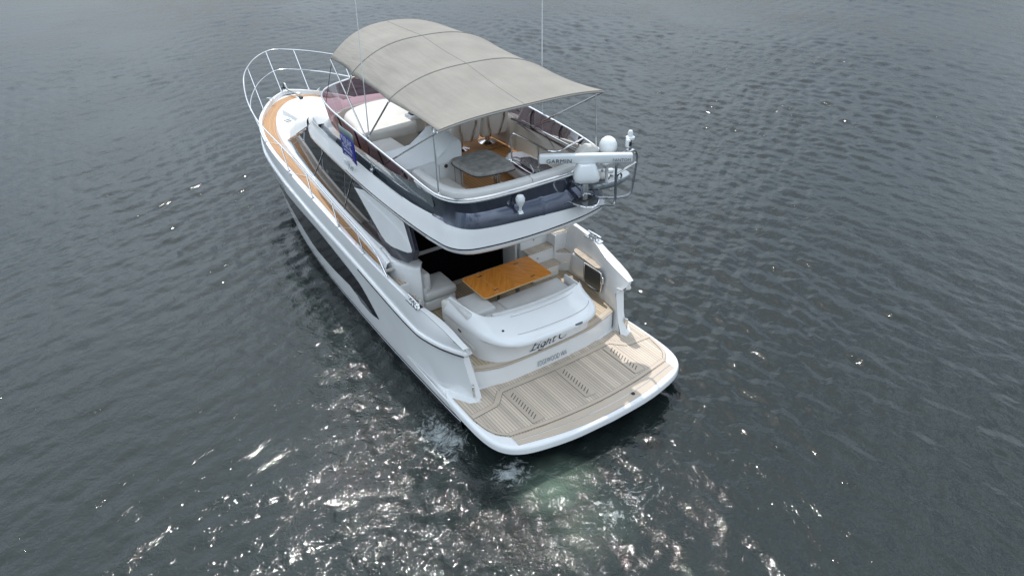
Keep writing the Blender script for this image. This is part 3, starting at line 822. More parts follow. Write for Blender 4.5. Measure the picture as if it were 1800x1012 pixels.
# ship's name in swash italics
E_ = [[(.30, .95), (.22, .6), (.14, .06)], [(-.02, .80), (.02, .95), (.2, .95), (.44, .97), (.58, .94), (.56, .82)], [(.20, .52), (.34, .52), (.44, .55)], [(-.02, .05), (.14, .05), (.36, .03), (.50, .08), (.52, .24)]]
i_ = [[(.0, .40), (.08, .46), (.05, .2), (.06, .06), (.12, .02), (.2, .1)], [(.10, .66), (.12, .70)]]
g_ = [[(.30, .40), (.18, .47), (.03, .36), (.02, .16), (.12, .06), (.26, .18), (.31, .40)], [(.31, .44), (.29, .1), (.22, -.22), (.05, -.30), (-.06, -.18), (.1, -.04), (.36, .08)]]
h_ = [[(.12, .98), (.06, .6), (.02, .02)], [(.03, .22), (.16, .42), (.28, .42), (.26, .2), (.26, .06), (.32, .02), (.4, .1)]]
t_ = [[(.12, .78), (.07, .4), (.06, .08), (.14, .02), (.24, .1)], [(-.02, .48), (.24, .5)]]
C_ = [[(.52, .82), (.46, .98), (.22, .96), (.04, .66), (.06, .22), (.24, .02), (.46, .06), (.60, .24)], [(.60, .98), (.78, 1.06), (.95, .98)]]
name_st = []
xo = -.03
for ch, adv in ((E_, .52), (i_, .24), (g_, .42), (h_, .46), (t_, .46), (C_, .9)):
    for st_ in ch: name_st.append([(x + xo, y) for x, y in st_])
    xo += adv
pen_letters('ship_name_lettering', name_st, (-.50, 1.652, .945), (1, 0.005, 0), (0, 0, 1), .30, .19, 'ink', settee, nib=.09)
bd = MB(); bd.rbox((.34, 1.325, 1.40), (.16, .012, .05), 'inkgrey', .004); bd.build('badge', settee)

# ---------------- cockpit side mouldings, side steps
for s, nm in ((-1, 'port'), (1, 'stbd')):
    pass
pm = MB()
cp = [(-1.80, 4.42), (-1.75, 5.3), (-1.36, 5.3), (-1.38, 3.95), (-1.46, 3.86), (-1.56, 3.90), (-1.68, 4.12)]
pm.loft([[(x, y, .86) for x, y in cp], [(x, y, 1.90) for x, y in cp], [(x * .99, y + .02, 1.965) for x, y in cp], [(x * .97, y + .05, 1.99) for x, y in cp]], 'gel', closed=True, cap1=True)
pm.build('cockpit_side_moulding', yacht, sharp=50)
ss = MB()
for (y0, y1, z) in ((4.05, 4.45, 1.60), (3.75, 4.05, 1.34), (3.45, 3.75, 1.10)):
    ss.rbox((-1.72, (y0 + y1) / 2, z - .125), (.36, y1 - y0, .25), 'gel', .015)
ss.build_each('side_step', yacht)
st2 = MB()
for (y0, y1, z) in ((4.08, 4.43, 1.602), (3.78, 4.03, 1.342), (3.48, 3.73, 1.102)):
    st2.box((-1.72, (y0 + y1) / 2, z + .004), (.28, y1 - y0, .014), 'teak_grey')
st2.build_each('step_tread', yacht, uv=UX, flat=True)

# starboard: landing, steps to the flybridge
sb = MB()
sb.prism([(1.62, 3.80), (1.99, 3.50), (1.99, 4.75), (1.62, 4.75)], .87, 1.30, 'gel')
sb.prism([(1.66, 3.84), (1.99, 3.80), (1.99, 4.75), (1.66, 4.75)], 1.28, 1.70, 'gel')
sb.build_each('landing_moulding', yacht, flat=True, bevel=.012)
lt = MB()
lt.prism([(1.64, 3.80), (1.97, 3.53), (1.97, 3.82), (1.64, 3.86)], 1.302, 1.318, 'teak_grey')
lt.prism([(1.68, 3.86), (1.97, 3.82), (1.97, 4.6), (1.68, 4.6)], 1.702, 1.718, 'teak_grey')
lt.build_each('landing_tread', yacht, uv=UX, flat=True)
fs = MB()
fs.box((1.29, 4.03, 1.01), (.66, .86, .26), 'gel')
fs.box((1.31, 4.24, 1.30), (.64, .84, .30), 'gel')
fs.box((1.30, 4.36, 1.70), (.70, .62, .50), 'gel')
fs.box((1.30, 4.50, 2.30), (.72, .40, .72), 'gel')
fs.rbox((1.66, 4.02, 1.30), (.045, .5, .82), 'gel', .02)
fs.build('flybridge_stair', yacht, flat=True, bevel=.012)
ft = MB()
ft.rbox((1.30, 3.70, 1.145), (.72, .26, .03), 'teak_grey', .012)
ft.rbox((1.32, 3.91, 1.455), (.70, .24, .03), 'teak_grey', .012)
ft.build_each('stair_tread', yacht, uv=UX, flat=True)
kn = MB()
for p in ((1.20, 3.59, 1.02), (1.22, 3.813, 1.30), (1.28, 4.045, 1.62)):
    kn.lathe([(.022, 0), (.022, .01), (.012, .014)], p, 'steel', 10, axis=(0, -1, 0))
kn.lathe([(.018, 0), (.018, .01)], (1.82, 3.632, 1.10), 'steel', 10, axis=(-.6, -.8, 0))
kn.build_each('locker_latch', yacht)
pw = MB(); pw.rbox((.92, 4.4, 1.75), (.06, .5, 1.9), 'gel', .02); pw.build('stair_side_panel', yacht)
# fold-down teak seat on the starboard bulwark
sf = MB()
pts = smooth([(1.80, 3.30), (1.90, 3.42), (2.0, 3.38), (2.0, 3.0), (1.95, 2.62), (1.84, 2.50), (1.74, 2.56), (1.76, 2.9)], 40, closed=True)[:-1]
sf.prism([tuple(p) for p in pts], 1.46, 1.49, 'teak_grey')
fold = sf.build('folding_seat', yacht, uv=UY, flat=True)
sg = MB(); sg.rbox((1.84, 2.95, 1.20), (.10, .9, .46), 'gel', .04); sg.build('locker_moulding', yacht)
# starboard gate with a stainless frame
gt = MB()
fr_ = smooth([(1.70, 2.86, 1.08), (1.70, 2.86, 1.42), (1.70, 2.80, 1.47), (1.70, 2.40, 1.47), (1.70, 2.33, 1.42), (1.70, 2.33, 1.08), (1.70, 2.40, 1.02), (1.70, 2.80, 1.02)], 50, closed=True)
gt.tube(fr_[:-1], .016, 'steel', 8, closed=True)
gate = gt.build('side_gate', yacht)
g2 = MB(); g2.box((1.705, 2.595, 1.245), (.012, .52, .42), 'hatch'); g2.build('gate_panel', gate)
g3 = MB(); g3.rbox((1.70, 2.30, 1.33), (.05, .07, .16), 'steel', .015); g3.build('gate_latch', gate)

# ---------------- cleats on the quarters and along the rail
def cleat(x, y, z, ang, big=1.0):
    c = MB()
    d = Vector((math.sin(ang), math.cos(ang), 0))
    for k in (-1, 1):
        p = Vector((x, y, z)) + d * .05 * big * k
        c.tube([p, p + Vector((0, 0, .05 * big))], .016 * big, 'steel', 8)
    a = Vector((x, y, z + .055 * big))
    c.tube([a - d * .13 * big, a - d * .06 * big, a + d * .06 * big, a + d * .13 * big], [.010 * big, .016 * big, .016 * big, .010 * big], 'steel', 8)
    c.build('mooring_cleat', yacht)
for s in (-1, 1):
    c = MB()
    c.box((s * 2.04, 3.0, 1.85), (.13, .44, .03), 'steel')
    for yy in (2.90, 3.0, 3.10):
        c.rbox((s * 2.04, yy, 1.90), (.09, .035, .09), 'steel', .01)
    c.rbox((s * 2.05, 3.0, 1.955), (.05, .40, .03), 'steel', .012)
    c.build('quarter_fairlead', yacht)
cleat(-2.04, 9.1, 2.17, 0, .8); cleat(2.04, 9.1, 2.17, 0, .8)
cleat(-.72, 14.30, 2.36, R(-40), 1.1); cleat(.72, 14.30, 2.36, R(40), 1.1)
# mooring fittings at the foot of the wings
for s in (-1, 1):
    c = MB(); c.rbox((s * 1.745, 1.60, .68), (.04, .09, .24), 'steel', .015, rot=s * .45); c.rbox((s * 1.765, 1.585, .68), (.02, .03, .18), 'greyp', .008, rot=s * .45)
    c.build('wing_cleat', yacht)

# ---------------- decks
Yd = 3.9 + (14.9 - 3.9) * (1 - (1 - np.linspace(0, 1, 80)) ** 1.5)
dk_out = np.stack([-np.maximum(XG(Yd) - .095, 0), Yd, ZG(Yd) - .112], 1)
dk_mid = np.stack([np.zeros_like(Yd), Yd, ZG(Yd) - .125], 1)
half_d = np.stack([-np.maximum(XG(Yd) * .72, 0), Yd, ZG(Yd) - .118], 1)
dm = MB(); 
sel = Yd > 4.4
dm.loft([dk_out[sel], half_d[sel], dk_mid[sel]], 'gel').mirror().build('deck_moulding', yacht)
# honey teak side decks meeting at the bow
to = smooth([(-1.93, 4.42), (-1.955, 5.0), (-1.945, 6.2), (-1.90, 7.5), (-1.87, 8.6), (-1.84, 9.8), (-1.80, 10.9), (-1.68, 12.0), (-1.40, 13.05), (-1.02, 13.80), (-.54, 14.48), (0, 14.78)], 110)
ti = smooth([(-1.93, 4.40), (-1.875, 5.0), (-1.82, 6.2), (-1.77, 7.5), (-1.72, 8.6), (-1.65, 9.9), (-1.53, 11.2), (-1.34, 12.2), (-1.07, 13.0), (-.78, 13.55), (-.40, 14.0), (0, 14.18)], 110)
tdk = MB(); uvs = []
dist = np.r_[0, np.cumsum(np.linalg.norm(np.diff((to + ti) / 2, axis=0), axis=1))]
rows = 6
for s in (1, -1):
    rr_ = []
    for k in np.linspace(0, 1, rows):
        P = to * (1 - k) + ti * k
        rr_.append([(s * x, y, float(ZG(y)) - .098) for x, y in P])
        wd = np.linalg.norm(to - ti, axis=1)
        uvs += [(10 + k * wd[j], dist[j]) for j in range(len(P))]
    tdk.loft(rr_, 'teak_new')
side_teak = tdk.build('side_deck_teak', yacht, uv=lambda co, i: uvs[i], flat=True, fixn=False)
xb = MB()
for yy in (11.55, 9.35, 6.35):
    j = int(np.argmin(abs(to[:, 1] - yy)))
    a, b_ = to[j], ti[j]
    for s in (1, -1):
        za = float(ZG(a[1])) - .094
        d = np.array([a[1] - b_[1], -(a[0] - b_[0])]); d = d / np.linalg.norm(d) * .012
        xb.add([(s * (a[0] + d[0]), a[1] + d[1], za), (s * (b_[0] + d[0]), b_[1] + d[1], za), (s * (b_[0] - d[0]), b_[1] - d[1], za), (s * (a[0] - d[0]), a[1] - d[1], za)], [(0, 1, 2, 3)], 'liner')
xb.build_each('deck_joint', side_teak, flat=True)
dend = MB()
for s in (1, -1): dend.rbox((s * 1.90, 4.36, 1.83), (.30, .06, .05), 'liner', .012)
dend.build_each('deck_end_trim', yacht)

# ------------------------------------------------------------------ coachroof and cabin
NT = len(ti)
def ring_from_ti(ins, zf, pull=0.0):
    P = inset(ti, 0) * 1.0
    T = np.gradient(ti, axis=0); T /= np.linalg.norm(T, axis=1)[:, None]
    Nn = np.stack([T[:, 1], -T[:, 0]], 1)
    Nn[Nn[:, 0] < 0] *= 1
    insv = np.array([ins(y) if callable(ins) else ins for y in ti[:, 1]])
    Q = ti + Nn * insv[:, None]
    Q[-1, 0] = 0; Q[:, 0] = np.minimum(Q[:, 0], 0)
    return [(x, y, zf(y0)) for (x, y), y0 in zip(Q, ti[:, 1])]
zdk = lambda y: float(ZG(y)) - .11
cro = MB()
ri = [ring_from_ti(0.0, zdk), ring_from_ti(.012, lambda y: zdk(y) + .03), ring_from_ti(.045, lambda y: zdk(y) + .12), ring_from_ti(.075, lambda y: zdk(y) + .135),
      ring_from_ti(lambda y: np.interp(y, [10.2, 11.2, 13.5], [.10, .16, .24]), lambda y: zdk(y) + np.interp(y, [10.2, 11.2, 12.3, 13.3, 14.1], [.14, .23, .19, .10, .05])),
      ring_from_ti(lambda y: np.interp(y, [10.2, 11.2, 13.5], [.12, .30, .36]), lambda y: zdk(y) + np.interp(y, [10.2, 11.2, 12.3, 13.3, 14.1], [.145, .29, .24, .13, .06]))]
ri.append([(p[0] if p[1] < 5.0 else 0.0, p[1] - .25 * max(0, (p[1] - 12.5)), p[2] + np.interp(p[1], [10.2, 11.2, 13], [.0, .06, .01])) for p in ri[-1]])
cro.loft(ri, 'gel').mirror()
cro.build('coachroof', yacht, sharp=40)
nslot = MB()
for k in range(2): nslot.rbox((-1.02, 12.1 - .12 * k, 2.452), (.18, .03, .02), 'inkgrey', .008, rot=.25)
nslot.build_each('foredeck_vent', yacht)

gb_s = smooth([(-1.62, 4.40, 1.97), (-1.70, 5.3, 2.01), (-1.69, 6.7, 2.07), (-1.62, 8.5, 2.16), (-1.53, 9.8, 2.215), (-1.40, 11.0, 2.29)], 60)
gt_s = smooth([(-1.50, 4.40, 2.95), (-1.53, 5.5, 2.96), (-1.53, 6.5, 2.97), (-1.51, 7.5, 3.0), (-1.49, 8.4, 3.06), (-1.42, 9.25, 3.14)], 60)
gb_f = smooth([(-1.40, 11.0, 2.29), (-1.12, 11.62, 2.42), (-.6, 12.0, 2.47), (0, 12.12, 2.48)], 24)
gt_f = smooth([(-1.42, 9.25, 3.14), (-1.2, 9.72, 3.22), (-.65, 10.02, 3.26), (0, 10.12, 3.28)], 24)
for s in (1, -1):
    g = MB(); g.loft([gb_s, gt_s], 'glass')
    if s < 0: g.v = [(-x, y, z) for x, y, z in g.v]
    gw = g.build('side_window', yacht)
    mu = MB()
    for yy, yt in ((8.75, 8.05), (6.85, 6.5)):
        a = gb_s[int(np.argmin(abs(gb_s[:, 1] - yy)))]; b_ = gt_s[int(np.argmin(abs(gt_s[:, 1] - yt)))]
        a = Vector((a[0] - .006, a[1], a[2])); b_ = Vector((b_[0] - .006, b_[1], b_[2]))
        mu.tube([a, b_], .008, 'greyp', 6)
    # dark front pillar and sill
    mu.tube([(gb_s[-1][0] - .005, gb_s[-1][1], gb_s[-1][2]), (gt_s[-1][0] - .005, gt_s[-1][1], gt_s[-1][2])], .035, 'grey', 8)
    if s < 0: mu.v = [(-x, y, z) for x, y, z in mu.v]
    mu.build_each('window_bar', gw)
ws = MB()
mid_f = [tuple(a * .5 + b_ * .5 + np.array([0, .05, .06]) * min(1.0, k / 5)) for k, (a, b_) in enumerate(zip(gb_f, gt_f))]
ws.loft([gb_f, mid_f, gt_f], 'cover').mirror()
ws.build('windscreen_cover', yacht, sharp=50)

# white quarter panels carrying the flybridge, with a slim window each
qpl = lambda z: -1.60 - (2.9 - z) * .12
qp_pts = [(qpl(z), y, z) for y, z in ((6.12, 2.84), (5.40, 2.53), (4.86, 2.30), (4.66, 2.255), (4.45, 2.26), (4.27, 2.29), (3.77, 2.41), (3.60, 2.49), (3.59, 2.53), (3.94, 2.95), (5.65, 2.95))]
fr_pts = [(qpl(z) + .035, y, z) for y, z in ((6.28, 2.90), (5.40, 2.46), (4.94, 2.20), (4.72, 2.08), (4.45, 2.04), (4.27, 2.07), (3.75, 2.21), (3.53, 2.36), (3.50, 2.54), (3.80, 2.96), (5.8, 2.97))]
for s in (1, -1):
    q = MB(); q.slab([(s * -x, y, z) for x, y, z in fr_pts][::s], .10, 'navy'); fq = q.build('quarter_frame', yacht, flat=True, bevel=.02)
    q = MB(); q.slab([(s * -x, y, z) for x, y, z in qp_pts][::s], .07, 'gel'); pq = q.build('quarter_panel', fq, flat=True, bevel=.015)
    wv = [(qpl(z) - .006, y, z) for y, z in ((4.12, 2.86), (3.70, 2.52), (3.64, 2.56), (4.03, 2.89))]
    q = MB(); q.slab([(s * -x, y, z) for x, y, z in wv][::s], .008, 'glass')
    q.tube([(s * 1.612, 4.13, 2.86), (s * 1.652, 3.71, 2.52)], .012, 'steel', 6); q.build('quarter_window', pq, flat=True)

# aft bulkhead with dark sliding doors
bh = MB()
bh.box((0, 4.72, 1.94), (3.2, .06, 2.1), 'dark')
bulk = bh.build('aft_bulkhead', yacht, flat=True)
for x0, x1 in ((-1.42, -.62), (-.61, .16), (.17, .86)):
    d = MB(); d.box(((x0 + x1) / 2, 4.67 - (.012 if x0 < -.7 or x0 > .1 else 0), 1.93), (x1 - x0 - .01, .02, 2.04), 'door')
    door = d.build('sliding_door', bulk, flat=True)
    h = MB(); h.box((x1 - .05, 4.645, 1.9), (.02, .02, .35), 'dark'); h.build('handle', door, flat=True)
tr = MB(); tr.box((-.28, 4.645, .892), (2.4, .03, .02), 'steel'); tr.build('door_track', bulk, flat=True)

# ------------------------------------------------------------------ flybridge moulding
NF = 120
def fo(pts):
    """plan curve sampled by control-point parameter, so every ring keeps the same correspondence"""
    D = smooth_raw(pts); u = np.linspace(0, len(D) - 1, NF)
    return np.stack([np.interp(u, np.arange(len(D)), D[:, i]) for i in range(2)], 1)
f_lip = fo([(0, 1.95), (.5, 1.965), (1.0, 2.02), (1.36, 2.13), (1.55, 2.36), (1.63, 2.75), (1.67, 3.3), (1.69, 4.5), (1.67, 5.6), (1.62, 6.8), (1.55, 8.0), (1.45, 9.0), (1.12, 9.72), (.6, 10.02), (0, 10.12)])
f_drk = fo([(0, 1.87), (.5, 1.89), (1.0, 1.95), (1.42, 2.07), (1.63, 2.32), (1.70, 2.72), (1.74, 3.25), (1.765, 4.2), (1.75, 5.4), (1.69, 6.6), (1.61, 7.9), (1.48, 9.0), (1.12, 9.72), (.6, 10.0), (0, 10.10)])
f_bt = fo([(0, 1.99), (.5, 2.01), (1.0, 2.06), (1.34, 2.18), (1.52, 2.45), (1.58, 2.9), (1.61, 3.4), (1.63, 4.2), (1.61, 5.4), (1.57, 6.6), (1.50, 7.9), (1.37, 8.9), (1.0, 9.42), (.5, 9.65), (0, 9.72)])
f_li = fo([(0, 2.02), (.5, 2.04), (1.0, 2.09), (1.30, 2.21), (1.46, 2.5), (1.50, 2.9), (1.51, 3.4), (1.52, 4.2), (1.50, 5.4), (1.46, 6.6), (1.42, 7.8), (1.28, 8.7), (.95, 9.2), (.5, 9.42), (0, 9.48)])
f_pb = fo([(0, 2.02), (.6, 2.03), (1.1, 2.08), (1.40, 2.20), (1.57, 2.45), (1.63, 2.85), (1.65, 3.4), (1.655, 4.2), (1.65, 5.2), (1.63, 6.1), (1.58, 6.9), (1.43, 7.6), (1.12, 8.02), (.6, 8.25), (0, 8.32)])
f_rl = fo([(0, 1.97), (.6, 1.98), (1.1, 2.03), (1.44, 2.15), (1.62, 2.40), (1.69, 2.80), (1.71, 3.4), (1.715, 4.2), (1.71, 5.2), (1.69, 6.1), (1.65, 6.95), (1.50, 7.68), (1.18, 8.15), (.6, 8.42), (0, 8.5)])
def zz(P, xs, ys): return [(x, y, float(np.interp(y, xs, ys))) for x, y in P]
def bandz(P):   # top of the white band: low along the sides, higher round the stern
    return [(x, y, float(np.interp(y, [2.0, 2.3, 2.9, 3.6, 8.2, 9.0, 9.7], [3.60, 3.58, 3.50, 3.45, 3.46, 3.40, 3.36]))) for x, y in P]
ZRL = lambda y: float(np.interp(y, [2.0, 2.6, 3.5, 5, 7, 8.5], [4.0, 4.0, 4.09, 4.18, 4.27, 4.30]))
ZPB = lambda y: float(np.interp(y, [2.0, 2.7, 3.2, 4.2, 6.5, 8.3], [3.955, 3.95, 3.93, 3.84, 3.80, 3.78]))
lipr = [(x, y, 3.015) for x, y in f_lip]
f_in = [(x * .86, max(y, 2.0) * 1.0 + (.22 if y < 2.4 else 0), 3.0) for x, y in f_lip]
fb = MB()
fb.loft([f_in, lipr, [(x * .5 + X * .5 + .012 * (1 if x > .3 else 0), y * .5 + Y * .5 - .012, 3.06) for (x, y), (X, Y) in zip(f_lip, f_drk)], [(x, y, 3.135) for x, y in f_drk]], 'gel')
kp = [i for i in range(NF) if f_drk[i][1] < 6.6][-1]
fb.loft([[(x, y, 3.135) for x, y in f_drk[:kp]], [(x, y, 3.16) for x, y in f_drk[:kp]]], 'navy')
fb.loft([[(x, y, 3.135) for x, y in f_drk[kp - 1:]], [(x, y, 3.16) for x, y in f_drk[kp - 1:]]], 'gel')
fdm = blend(f_drk, f_bt, .42)
fdm2 = blend(f_drk, f_bt, .84)
bt3 = bandz(f_bt)
fb.loft([[(x, y, 3.16) for x, y in f_drk], [(x, y, 3.16 * .55 + b_[2] * .45) for (x, y), b_ in zip(fdm, bt3)], [(x, y, b_[2] - .03) for (x, y), b_ in zip(fdm2, bt3)], bt3], 'gel')
fb.loft([f_in, [(0, p[1], 3.0) for p in f_in]], 'gel')
fb.mirror()
fly = fb.build('flybridge_moulding', yacht, sharp=30)
# chrome line and dark reveal along the band top
cl = MB()
cl.tube([(-(x + .012), y, z - .004) for x, y, z in bt3 if 3.9 < y < 9.2 and x > .5], .013, 'steel', 6)
cl.mirror().build_each('chrome_strip', fly)
gl_ = MB()
li3 = [(x, y, b_[2] - (.02 if y < 2.6 else .05)) for (x, y), b_ in zip(f_li, bt3)]
ns = max(i for i in range(NF) if f_pb[i][1] < 2.9 and f_pb[i][0] < 1.66) + 1
k0_ = ns - 2
gl_.loft([[(x, y, z + .001) for x, y, z in bt3][k0_:], [(x * .35 + X * .65, y * .35 + Y * .65, z - .03) for (x, y, z), (X, Y, Z) in zip(bt3, li3)][k0_:], li3[k0_:]], 'grey')
gl_.mirror().build('ledge', fly, sharp=30)
cm = MB()
aftn = [i for i in range(NF) if f_pb[i][1] < 6.2 or f_pb[i][0] > 1.60]
na = max(aftn) + 1
pb3 = [(x, y, ZPB(y)) for x, y in f_pb]
midc = [(x * .62 + X * .38, y * .62 + Y * .38 + .0, z * .62 + Z * .38) for (x, y, z), (X, Y, Z) in zip(li3, pb3)]
midc2 = [(x * .58 + X * .42 + .015, y * .58 + Y * .42, z * .58 + Z * .42) for (x, y, z), (X, Y, Z) in zip(li3, pb3)]
cm.loft([li3[k0_:na], midc[k0_:na]], 'greyp'); cm.loft([midc[k0_:na], midc2[k0_:na]], 'navy'); cm.loft([midc2[k0_:na], pb3[k0_:na]], 'greyp')
cm.loft([li3[na - 1:], midc[na - 1:], midc2[na - 1:], pb3[na - 1:]], 'gel')
# the stern part of the coaming is dark metallic grey, reaching lower to starboard
cm.mirror().build('coaming', fly, sharp=30)
cm2 = MB()
def prof_pts(i, sgn):
    P = [np.array([f_drk[i][0], f_drk[i][1], 3.16]), np.array([fdm[i][0], fdm[i][1], 3.16 * .55 + bt3[i][2] * .45]), np.array([fdm2[i][0], fdm2[i][1], bt3[i][2] - .03]), np.array(bt3[i]), np.array([li3[i][0], li3[i][1], li3[i][2] + .03]), np.array(pb3[i])]
    for p in P: p[0] *= sgn
    return P
cols = [(i, -1) for i in range(ns - 1, 0, -1)] + [(i, 1) for i in range(0, ns)]
R0, R1, R2, R3, R4 = [], [], [], [], []
for i, sgn in cols:
    P = prof_pts(i, sgn); q = np.array(linres(P, 41))
    x = P[3][0]
    k0 = float(np.interp(x, [-1.62, -1.5, -1.2, 0, 1.0, 1.5], [16, 15.5, 14.5, 12.5, 8, 5]))
    k1 = k0 + float(np.interp(x, [-1.62, -1.5, 0, 1.5], [1, 4, 4.5, 5]))
    def at_(k):
        a_ = int(k); f_ = k - a_; return q[a_] * (1 - f_) + q[min(a_ + 1, 40)] * f_
    tg = f_bt[min(i + 1, NF - 1)] - f_bt[max(i - 1, 0)]; nrm = np.array([sgn * tg[1], -tg[0], .12]); nrm /= np.linalg.norm(nrm)
    if i == 0: nrm = np.array([0, -1.0, .12])
    R0.append(at_(k0) + nrm * .003); R1.append(at_(k0) + nrm * .012); R2.append(at_(k1) + nrm * .035 * float(np.interp(abs(x), [1.2, 1.6], [1, .0])) + np.array([0, 0, .01]))
    R3.append(at_((k1 + 40) / 2) - nrm * .022 * float(np.interp(abs(x), [1.2, 1.6], [1, -.5]))); R4.append(at_(39.9) + nrm * .010)
cm2.loft([R0, R1, R2, R3, R4], 'grey')
cm2.build('stern_coaming', fly, sharp=32)
# white brow between the wind deflector foot and the covered windscreen
bi = [i for i in range(NF) if f_pb[i][1] > 7.45]
B_arc = linres([(-x, y, z - .03) for x, y, z in [pb3[i] for i in bi]], 24)
ramp = np.minimum(1.0, np.arange(24) / 4)[:, None]
A_arc = np.array(gt_f) * np.array([.955, 1, 1]) + np.array([0, .04, .02])
B_arc = B_arc * np.array([.95, 1, 1]) + np.array([0, 0, .012])
bw = MB()
bw.loft([A_arc, A_arc * .62 + B_arc * .38 + np.array([0, .10, .05]) * ramp, A_arc * .25 + B_arc * .75 + np.array([0, .05, .045]) * ramp, B_arc], 'cover').mirror()
bw.build('brow', fly, sharp=60)
# inner liner and sole
lin = MB()
it = [(x * .982, y + .075 * (1 if y < 3 else (-1 if y > 7.5 else 0)), z - .01) for x, y, z in pb3]
im = [(x * .905, y + .14 * (1 if y < 3 else (-1 if y > 7.5 else 0)), 3.46) for x, y, z in pb3]
ib = [(x * .90, y + .20 * (1 if y < 3 else (-1 if y > 7.5 else 0)), 3.29) for x, y, z in pb3]
lin.loft([pb3, it, im, ib], 'liner').mirror()
lin.build('inner_liner', fly, sharp=40)
fso = [(x, y) for x, y, z in ib]
fsm = MB(); poly = [(-x, y) for x, y in fso[::-1]] + fso[1:-1]
fsm.prism(poly, 3.26, 3.30, 'teak_fly')
fsole = fsm.build('flybridge_sole', fly, uv=UX, flat=True)
wlines = MB()
for (a, b_) in (((.30, 5.4), (.30, 2.8)), ((-.35, 4.2), (-.35, 2.8)), ((.62, 3.9), (.62, 2.8)), ((-.3, 6.25), (.95, 6.25))):
    a, b_ = np.array(a), np.array(b_); d = (b_ - a) / np.linalg.norm(b_ - a); nn = np.array([-d[1], d[0]]) * .009
    wlines.add([(*(a - nn), 3.304), (*(b_ - nn), 3.304), (*(b_ + nn), 3.304), (*(a + nn), 3.304)], [(0, 1, 2, 3)], 'liner')
wlines.build_each('sole_joint', fsole, flat=True)
letters('sole_lettering', 'PRINCESS', .115, (1.22, 5.17, 3.302), (1, 0, 0), (0, 1, 0), 'hinge', fsole, xscale=1.15, spacing=1.15)
cr_ = MB()
for k in (-1, 0, 1): cr_.lathe([(.022, 0), (.012, .004)], (1.22 + .06 * k, 5.36 + .03 * (k == 0), 3.302), 'hinge', 8)
cr_.build('sole_crest', fsole)
# purple wind deflector and its rail
pxm = MB()
px_i = [i for i in range(NF) if f_pb[i][1] > 3.0 and (f_pb[i][0] > 1.6 or f_pb[i][1] > 5)]
rl3 = [(x, y, ZRL(y)) for x, y in f_rl]
pa, pb_ = [pb3[i] for i in px_i], [rl3[i] for i in px_i]
pxm.loft([pa, pb_], 'plexi').mirror()
pxm.build('wind_deflector', yacht, sharp=60)
rm = MB()
full_rail = [(-x, y, z + .012) for x, y, z in rl3[::-1]] + [(x, y, z + .012) for x, y, z in rl3[1:]]
rm.tube(full_rail, .019, 'steel', 8)
rail_o = rm.build('coaming_rail', yacht)
br = MB()
for yy in (3.0, 3.7, 4.6, 5.6, 6.5):
    i = int(np.argmin([abs(p[1] - yy) + (0 if p[0] > 1.2 else 9) for p in rl3]))
    br = MB()
    br.tube([(pb3[i][0] - .03, pb3[i][1], pb3[i][2]), (rl3[i][0] - .05, rl3[i][1] + .05, rl3[i][2] - .12), (rl3[i][0] - .01, rl3[i][1] + .02, rl3[i][2])], .016, 'rubber', 6)
    br.mirror().build_each('deflector_bracket', rail_o)
ct = MB()
ct.loft([[(x, y - .012, z - .012) for x, y, z in rl3[:ns + 6]], [(x * 1.006, y - .018, z - .03) for x, y, z in rl3[:ns + 6]], [(x * 1.003, y - .008, z - .035) for x, y, z in pb3[:ns + 6]]], 'gel')
ct.mirror().build('coaming_cap', fly)
# aft bolster cushion following the coaming
bo = smooth([(-1.44, 3.75), (-1.47, 3.2), (-1.44, 2.75), (-1.30, 2.44), (-1.05, 2.30), (-.6, 2.235), (0, 2.215), (.55, 2.235), (.95, 2.29), (1.12, 2.36)], 60)
def cushion(mb, path, w, h, z, mt_):
    rings = []
    P = np.array(path); T = np.gradient(P, axis=0); T /= np.linalg.norm(T, axis=1)[:, None]; Nn = np.stack([-T[:, 1], T[:, 0]], 1)
    for k in range(len(P)):
        e = min(1.0, (min(k, len(P) - 1 - k) + .6) / 2.5) ** .5
        rg = []
        for a in np.linspace(0, 2 * math.pi, 14, endpoint=False):
            u = math.copysign(abs(math.cos(a)) ** .6, math.cos(a)) * w / 2 * e; q = math.copysign(abs(math.sin(a)) ** .6, math.sin(a)) * h / 2 * e
            rg.append((P[k][0] + Nn[k][0] * u, P[k][1] + Nn[k][1] * u, z + q))
        rings.append(rg)
    mb.loft(rings, mt_, closed=True, cap0=True, cap1=True)

# ------------------------------------------------------------------ flybridge furniture
lounge = empty('corner_settee', (-.4, 2.7, 3.3))
props(lounge, 'pale vinyl wraparound settee along the aft rail of the flybridge', 'settee')
q = MB(); cushion(q, bo, .22, .40, 3.84, 'greyvinyl'); bk = q.build('backrest', lounge)
q = MB(); q.tube([(bo[40][0], bo[40][1] - .115, 3.86), (bo[40][0], bo[40][1] - .09, 4.02), (bo[40][0], bo[40][1], 4.045), (bo[40][0], bo[40][1] + .09, 4.02)], .005, 'seam', 5); q.build('cushion_seam', bk)
q = MB(); q.rbox((-1.10, 3.16, 3.58), (.72, 1.38, .14), 'cream', .05, puff=.015); q.build('seat', lounge)
q = MB(); q.rbox((-.05, 2.56, 3.58), (1.9, .50, .14), 'cream', .05, puff=.015); q.build('seat', lounge)
q = MB(); q.rbox((-1.12, 3.1, 3.40), (.62, 1.5, .24), 'gel', .03); q.rbox((-.1, 2.50, 3.40), (1.9, .46, .24), 'gel', .03); q.build('base', lounge)

